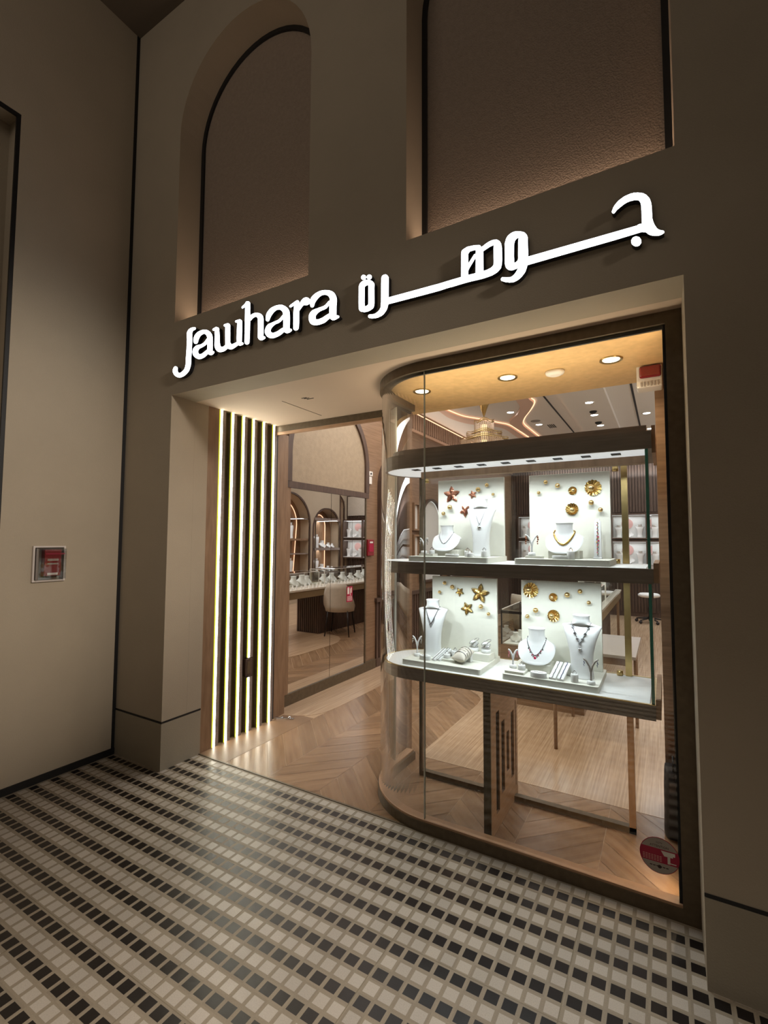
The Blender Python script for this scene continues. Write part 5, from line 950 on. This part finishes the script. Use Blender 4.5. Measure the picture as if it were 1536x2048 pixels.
# counter: stone top, bronze apron, fluted pedestals, small legs
ct = thing('long_counter', 'long jewellery counter with pale stone top, bronze apron and fluted pedestal', 'counter', (2.0, 5.2, 0), absolute=True)
MB().box(1.67, 2.36, 3.40, 6.62, .765, .792).build('stone_top', STONE, ct)
MB().box(1.68, 2.35, 3.41, 6.61, .655, .765).build('apron', mat('bronze_apron', (.30, .22, .12), .4, metal=.3), ct)
m = MB(); m.box(1.78, 2.25, 4.35, 5.75, .003, .655)
for k in range(32):
    y = 4.36 + k * .044; m.box(1.762, 1.78, y, y + .026, .003, .655); m.box(2.25, 2.268, y, y + .026, .003, .655)
for k in range(11):
    x = 1.785 + k * .043; m.box(x, x + .026, 4.332, 4.35, .003, .655); m.box(x, x + .026, 5.75, 5.768, .003, .655)
m.build('fluted_pedestal', WALNUT, ct)
for x, y in ((1.72, 3.46), (2.31, 3.46), (1.72, 6.56), (2.31, 6.56)): MB().box(x - .018, x + .018, y - .018, y + .018, .003, .655).build('leg', OAK, ct)
# glass boxes on the counter, with white stands inside
def glass_box(x0, x1, y0, y1, z0, z1, label):
    t = thing('glass_showcase_box', label, 'glass case', ((x0 + x1) / 2, (y0 + y1) / 2, z0), absolute=True, group='glass cases on the counter')
    e = .008; m = MB()
    for x in (x0, x1 - e):
        for y in (y0, y1 - e): m.box(x, x + e, y, y + e, z0, z1)
    for x in (x0, x1 - e): m.box(x, x + e, y0, y1, z1 - e, z1)
    for y in (y0, y1 - e): m.box(x0, x1, y, y + e, z1 - e, z1)
    m.build('edge_frame', WHITEPLA, t)
    m = MB(); m.box(x0, x1, y0 + .001, y0 + .004, z0, z1); m.box(x0, x1, y1 - .004, y1 - .001, z0, z1); m.box(x0 + .001, x0 + .004, y0, y1, z0, z1); m.box(x1 - .004, x1 - .001, y0, y1, z0, z1); m.box(x0, x1, y0, y1, z1 - .004, z1 - .001)
    m.build('glass', GLASS, t)
glass_box(1.98, 2.32, 3.50, 4.60, .7925, 1.03, 'glass case at the near end of the long counter')
glass_box(1.98, 2.32, 4.75, 6.50, .7925, 1.05, 'longer glass case at the far end of the long counter')
RR = random.Random(3); q = 0
for y in (3.62, 3.85, 4.08, 4.31, 4.50, 4.92, 5.2, 5.5, 5.8, 6.1, 6.35):
    put('s', (2.15 + RR.uniform(-.04, .04), y, .7927), .13 + RR.random() * .05, PI / 2 * -1 + RR.uniform(-.3, .3), 'small white bust in the %s glass case on the counter, %s from the front' % ('near' if y < 4.6 else 'longer far', ORD[q if y < 4.6 else q - 5]), 'small busts in the counter cases'); q += 1
# rows of little ring cones along the customer's edge of the counter
cone = MB().lathe([(.014, 0), (.014, .004), (.005, .035), (.0065, .045), (.003, .050)], n=10).build('ring_cone', WHITEVEL)
first = True; y = 3.5
for i in range(30):
    for j in range(3):
        o = cone if first else cone.copy()
        if not first: COL.objects.link(o)
        first = False
        s_ = .6 + RR.random() * .7
        o.location = (1.73 + .075 * j + RR.uniform(-.01, .01), 3.50 + i * .102 + RR.uniform(-.01, .01), .7923); o.scale = (s_, s_, s_)
        tag(o, 'tiny white ring cone in the rows along the long counter', 'ring cone', 'ring cones along the counter')
# glass-fronted case at the near end
t = thing('low_glass_display_case', 'low glass-topped display case on a brown wood base at the near end of the counter', 'display case', (1.94, 2.95, 0), absolute=True)
MB().box(1.575, 2.33, 2.60, 3.32, .003, .56).build('base', OAKH, t)
MB().box(1.59, 2.315, 2.62, 3.30, .56, .568).build('felt', WHITEFAB, t)
m = MB(); e = .012
for x in (1.575, 2.318):
    for y in (2.60, 3.308): m.box(x, x + e, y, y + e, .56, .90)
m.box(1.575, 2.33, 2.60, 2.612, .862, .888); m.build('dark_frame', DARKMET, t)
m = MB(); m.box(1.575, 1.583, 2.60, 3.32, .888, .898); m.box(2.322, 2.33, 2.60, 3.32, .888, .898); m.box(1.575, 2.33, 3.312, 3.32, .888, .898); m.build('top_edge', WHITEPLA, t)
m = MB(); m.box(1.58, 2.325, 2.602, 2.606, .56, .888); m.box(1.576, 1.580, 2.60, 3.32, .56, .888); m.box(1.576, 2.33, 2.60, 3.32, .889, .896); m.build('glass', GLASS, t)
q = 0
for i in range(6):
    for j in range(3):
        put('s', (1.68 + .11 * i, 2.75 + .18 * j, .5685), .085 + RR.random() * .03, RR.uniform(-.4, .4), 'small white bust in the low glass display case by the counter', 'small busts in the low case')
# table behind the window display
t = thing('wooden_side_table', 'wooden table with pale stone top just behind the window display', 'table', (2.5, 2.0, 0), absolute=True)
MB().box(2.20, 2.80, 1.74, 2.56, .735, .758).build('table_top', mat('grey_stone_top', (.36, .32, .29), .3), t, bevel=.003); MB().box(2.24, 2.76, 1.78, 2.52, .68, .735).build('apron', OAK, t)
for x, y in ((2.244, 1.76), (2.756, 1.76), (2.244, 2.54), (2.756, 2.54)):
    l = MB(); l.rings([[(x + r * math.cos(2 * PI * k / 12), y + r * math.sin(2 * PI * k / 12), z) for k in range(12)] for r, z in ((.013, .003), (.018, .68))], 0, True, True); l.build('leg', OAK, t)

# upholstered chairs
def chair(loc, rz, label):
    t = thing('upholstered_chair', label, 'chair', loc, rz, 'taupe chairs at the counter')
    # faces +x ; seat centre at origin
    m = MB(); R = []
    for z, s_ in ((.42, .88), (.435, .98), (.47, 1.0), (.495, .96), (.505, .85)):
        R.append([(.235 * s_ * (abs(math.cos(a)) ** .7) * (1 if math.cos(a) > 0 else -1), .225 * s_ * (abs(math.sin(a)) ** .7) * (1 if math.sin(a) > 0 else -1), z) for a in [2 * PI * k / 28 for k in range(28)]])
    m.rings(R, 0, True, True); m.build('seat', TAUPE, t)
    m = MB(); n = 20; outer_, inner_ = [], []
    for i in range(n + 1):
        u = -1 + 2 * i / n; a = PI + u * 1.5; top = .87 - .38 * max(0, (abs(u) - .42) / .58) ** 1.0
        for lst, th in ((outer_, .03), (inner_, 0.0)):
            col = []
            for j in range(6):
                v = j / 5; r = .95 + .12 * v; z = .40 + (top - .40) * v
                col.append(((.235 * r + th) * math.cos(a) - .04 * v, (.225 * r + th) * math.sin(a), z))
            lst.append(col)
    vs = [p for c in outer_ for p in c] + [p for c in inner_ for p in c]; K = (n + 1) * 6; fs = []
    for i in range(n):
        for j in range(5):
            a, b_ = i * 6 + j, (i + 1) * 6 + j; fs.append((a, b_, b_ + 1, a + 1)); fs.append((K + a, K + a + 1, K + b_ + 1, K + b_))
        fs.append((i * 6 + 5, (i + 1) * 6 + 5, K + (i + 1) * 6 + 5, K + i * 6 + 5)); fs.append((i * 6, K + i * 6, K + (i + 1) * 6, (i + 1) * 6))
    for i in (0, n):
        for j in range(5): a = i * 6 + j; fs.append((a, a + 1, K + a + 1, K + a))
    m.add(vs, fs, 0, True); m.build('backrest', TAUPE, t)
    for sx in (-1, 1):
        for sy in (-1, 1):
            l = MB(); l.tube([(sx * .17, sy * .16, .43), (sx * .215, sy * .205, .003)], [.016, .010], 10); l.build('leg', DARKMET, t)
    return t
c1 = chair((1.45, 4.50, 0), 1.2, 'taupe upholstered chair with dark legs, nearer one at the counter')
dup(c1, (1.36, 5.85, 0), .5, 'taupe upholstered chair farther along the counter')
# office stool near the far wall
t = thing('swivel_stool', 'pale round swivel stool on castors near the far wall', 'stool', (2.70, 8.55, 0))
MB().lathe([(.15, .50), (.19, .515), (.19, .55), (.16, .57)], n=24).build('seat', WHITEFAB, t)
MB().lathe([(.022, .09), (.022, .30), (.015, .31), (.015, .50)], n=12).build('column', DARKMET, t)
for k in range(5):
    a = 2 * PI * k / 5 + .3; l = MB(); l.tube([(0, 0, .10), (.24 * math.cos(a), .24 * math.sin(a), .07)], [.02, .012], 8); l.sphere((.24 * math.cos(a), .24 * math.sin(a), .034), .03, 10, 8); l.build('castor_arm', DARKMET, t)

# inner arch showcase on the right wall and shelves in the wide arch
t = thing('inner_arch_showcase', 'three-tier dark showcase standing in the middle arch of the right wall', 'showcase', (4.85, 8.37, .5), absolute=True)
for z0, z1, nm in ((2.10, 2.17, 'canopy'), (1.30, 1.365, 'shelf'), (.66, .72, 'shelf')): MB().box(4.66, 4.98, 7.82, 8.93, z0, z1).build(nm, SHELFWOOD, t)
for y in (7.86, 8.90): MB().box(4.67, 4.69, y - .012, y + .012, .72, 2.10).build('post', BRONZE, t)
MB().box(4.9, 4.98, 7.9, 8.85, .0, .66).build('base', OAK, t)
for z, tag_ in ((.7205, 'lower'), (1.3655, 'upper')):
    for j, (y, kd, h) in enumerate(((8.05, 't', .36), (8.30, 's', .2), (8.58, 's', .14), (8.76, 's', .12))):
        put(kd, (4.80, y, z), h, -PI / 2, 'white bust on the %s shelf of the inner arch showcase, %s from its near end' % (tag_, ORD[j]), 'busts in the inner arch showcase')
area('inner_case_light', (4.80, 8.37, 2.09), .9, 4.5, (.92, .97, 1.0), size_y=.1); area('inner_case_light', (4.80, 8.37, 1.29), .9, 3.5, (.92, .97, 1.0), size_y=.1)
t = thing('arch_shelving', 'shelves fitted across the widest arch recess of the right wall', 'shelving', (4.85, 6.83, .7), absolute=True)
for z0, z1 in ((2.10, 2.13), (1.56, 1.61), (1.21, 1.235), (.66, .72)): MB().box(4.72, 4.98, 6.04, 7.62, z0, z1).build('shelf', OAK if z0 == 1.56 else SHELFWOOD, t)
for j, (y, z, h) in enumerate(((7.05, 1.6105, .40), (6.6, 1.6105, .36), (7.05, .7205, .40), (6.6, .7205, .38))):
    put('t', (4.84, y, z), h, -PI / 2, 'white bust in the widest arch, %s shelf, %s' % ('upper' if z > 1 else 'lower', 'right one' if y > 6.8 else 'left one'), 'busts in the widest arch')
area('inner_case_light', (4.84, 6.83, 2.09), 1.2, 4, (.92, .97, 1.0), size_y=.1)

# chandelier
t = thing('crystal_chandelier', 'tiered brass and amber crystal chandelier hanging over the shop floor', 'chandelier', (.85, 4.3, 3.5))
MB().lathe([(.012, -.17), (.06, -.03), (.07, -.012), (.07, 0)], n=24).build('ceiling_rose', BRASS, t)
MB().tube([(0, 0, -.17), (0, 0, -.24)], .006, 8).build('rod', BRASS, t)
def wavy(r, z, amp=.0, k_=4): return [(r * math.cos(2 * PI * k / 60) * (1 + .05 * math.cos(k_ * 2 * PI * k / 60)), r * math.sin(2 * PI * k / 60) * (1 + .05 * math.cos(k_ * 2 * PI * k / 60)), z + amp * math.sin(k_ * 2 * PI * k / 60)) for k in range(60)]
for r, z, h in ((.13, -.27, .16), (.235, -.44, .12), (.32, -.53, .14)):
    rg = MB(); rg.tube(wavy(r, z, .015), .009, 6, closed=True); rg.tube(wavy(r, z + .025, .015), .006, 6, closed=True); rgo = rg.build('tier_ring', BRASS, t)
    m = MB(); n = int(2 * PI * r / .024)
    for k in range(n):
        a = 2 * PI * k / n; x, y = r * math.cos(a), r * math.sin(a); m.add([(x + .007 * math.cos(b_), y + .007 * math.sin(b_), z + zz) for zz in (0, -h) for b_ in (0, 2.09, 4.19)], [(0, 1, 4, 3), (1, 2, 5, 4), (2, 0, 3, 5), (0, 2, 1), (3, 4, 5)])
    m.build('crystals', CRYSTAL, rgo)
MB().lathe([(.03, -.62), (.05, -.5), (.04, -.3)], n=14).build('bulb_column', mat('warm_bulb', (1, .8, .5), .4, emit=(1, .72, .38), estr=1.3), t)

# shop ceiling features
struct(MB().box(1.645, 1.667, 1.2, 9.3, 3.494, 3.5), 'trim_17', BLACK, label='black slot in the shop ceiling'); struct(MB().box(2.675, 2.70, 1.2, 9.3, 3.494, 3.5), 'trim_18', BLACK, label='second black slot in the shop ceiling')
struct(MB().box(1.875, 2.40, 1.2, 9.3, 3.43, 3.499), 'ceiling_raft', CEILW, label='dropped ceiling raft with warm light along its left edge')
tag(MB().box(1.850, 1.862, 1.2, 9.3, 3.488, 3.499).build('led_strip', COVE), 'warm LED line beside the dropped ceiling raft', 'led strip')
def ribbon(name, A_, B_, z0, z1, m_):
    m = MB(); m.slab([A_ + B_[::-1]], XY, z0, z1); return m.build(name, m_)
w1a = [(.05, 3.2), (.16, 3.8), (.192, 4.251), (.178, 4.7), (.31, 5.167), (.591, 5.504), (.708, 5.82), (.717, 6.369), (.746, 7.2)]
w1b = [(.20, 3.2), (.25, 3.8), (.285, 4.25), (.36, 4.70), (.52, 5.0), (.70, 5.35), (.815, 5.63), (.84, 6.15), (.87, 7.2)]
w2a = [(1.20, 3.2), (1.31, 4.0), (1.31, 4.304), (1.272, 4.629), (1.152, 4.94), (.923, 5.34), (.885, 5.64), (.92, 6.2), (.94, 7.2)]
w2b = [(1.40, 3.2), (1.48, 4.0), (1.483, 4.281), (1.486, 4.488), (1.364, 4.819), (1.164, 5.257), (1.05, 5.638), (1.04, 6.2), (1.05, 7.2)]
def smooth(P):
    out = []
    for i in range(len(P) - 1):
        p0, p1, p2, p3 = P[max(i - 1, 0)], P[i], P[i + 1], P[min(i + 2, len(P) - 1)]
        for k in range(6):
            t_ = k / 6; out.append(tuple(.5 * (2 * p1[j] + (p2[j] - p0[j]) * t_ + (2 * p0[j] - 5 * p1[j] + 4 * p2[j] - p3[j]) * t_ ** 2 + (3 * p1[j] - p0[j] - 3 * p2[j] + p3[j]) * t_ ** 3) for j in (0, 1)))
    out.append(P[-1]); return out
COVEP = mat('pink_lit_cove', (.72, .52, .44), .7)  # pink glow of the cove light put into the base colour
for k, (a, bb) in enumerate(((w1a, w1b), (w2a, w2b))):
    a, bb = smooth(a), smooth(bb)
    t = thing('curved_ceiling_cove', ['winding pink-lit ceiling cove passing over the chandelier', 'second winding pink-lit ceiling cove right of the chandelier'][k], 'ceiling cove', (a[0][0], a[0][1], 3.47), absolute=True)
    m = MB(); m.slab([a + bb[::-1]], XY, 3.462, 3.498); m.build('cove_body', COVEP, t)
    m = MB(); e_ = bb if k == 0 else bb; m.tube([(x + .022, y, 3.482) for x, y in e_], .008, 5); m.build('light_line', COVE, t)
names = ['cool downlight nearest the gold soffit between the two black ceiling slots', 'dark-eyed cool downlight, second of the row on the raft', 'dark-eyed cool downlight, third of the row on the raft']
for (x, y), nm, z in (((2.17, 4.70), names[0], 3.43), ((2.15, 5.42), names[1], 3.43), ((2.155, 6.15), names[2], 3.43), ((1.05, 4.93), 'cool downlight just right of the chandelier', 3.5), ((1.25, 5.91), 'cool downlight between the two winding coves', 3.5), ((2.81, 5.97), 'cool downlight at the far right of the shop ceiling', 3.5), ((2.83, 7.12), 'farthest cool downlight at the right of the shop ceiling', 3.5), ((2.1, 3.2), 'cool downlight hidden behind the gold soffit edge', 3.5)):
    downlight((x, y, z), .065, nm, 'cool downlights of the shop ceiling', WHITEPLA, DOWNL, 14, (.93, .97, 1.0), 120, name='shop_downlight')
for (x, y, nm) in ((2.16, 5.20, 'round dark gimbal in the raft before the second downlight'), (2.15, 5.92, 'round dark gimbal in the raft before the third downlight')):
    m = MB(); m.lathe([(.05, 0), (.05, -.012), (.03, -.03)], n=20); o = m.build('ceiling_gimbal', BLACK); o.location = (x, y, 3.43); tag(o, nm, 'ceiling fitting')
m = MB(); m.lathe([(.075, 0), (.075, -.006)], n=24); o = m.build('ceiling_speaker', mat('grille_grey', (.30, .28, .27), .6)); o.location = (1.254, 5.64, 3.5); tag(o, 'round grey speaker grille in the shop ceiling', 'speaker')
m = MB()
for k in range(4): m.box(1.36 + .03 * k, 1.375 + .03 * k, 6.0, 6.25, 3.496, 3.4999)
tag(m.build('ceiling_air_slot', BLACK), 'slotted air outlet in the shop ceiling', 'vent')
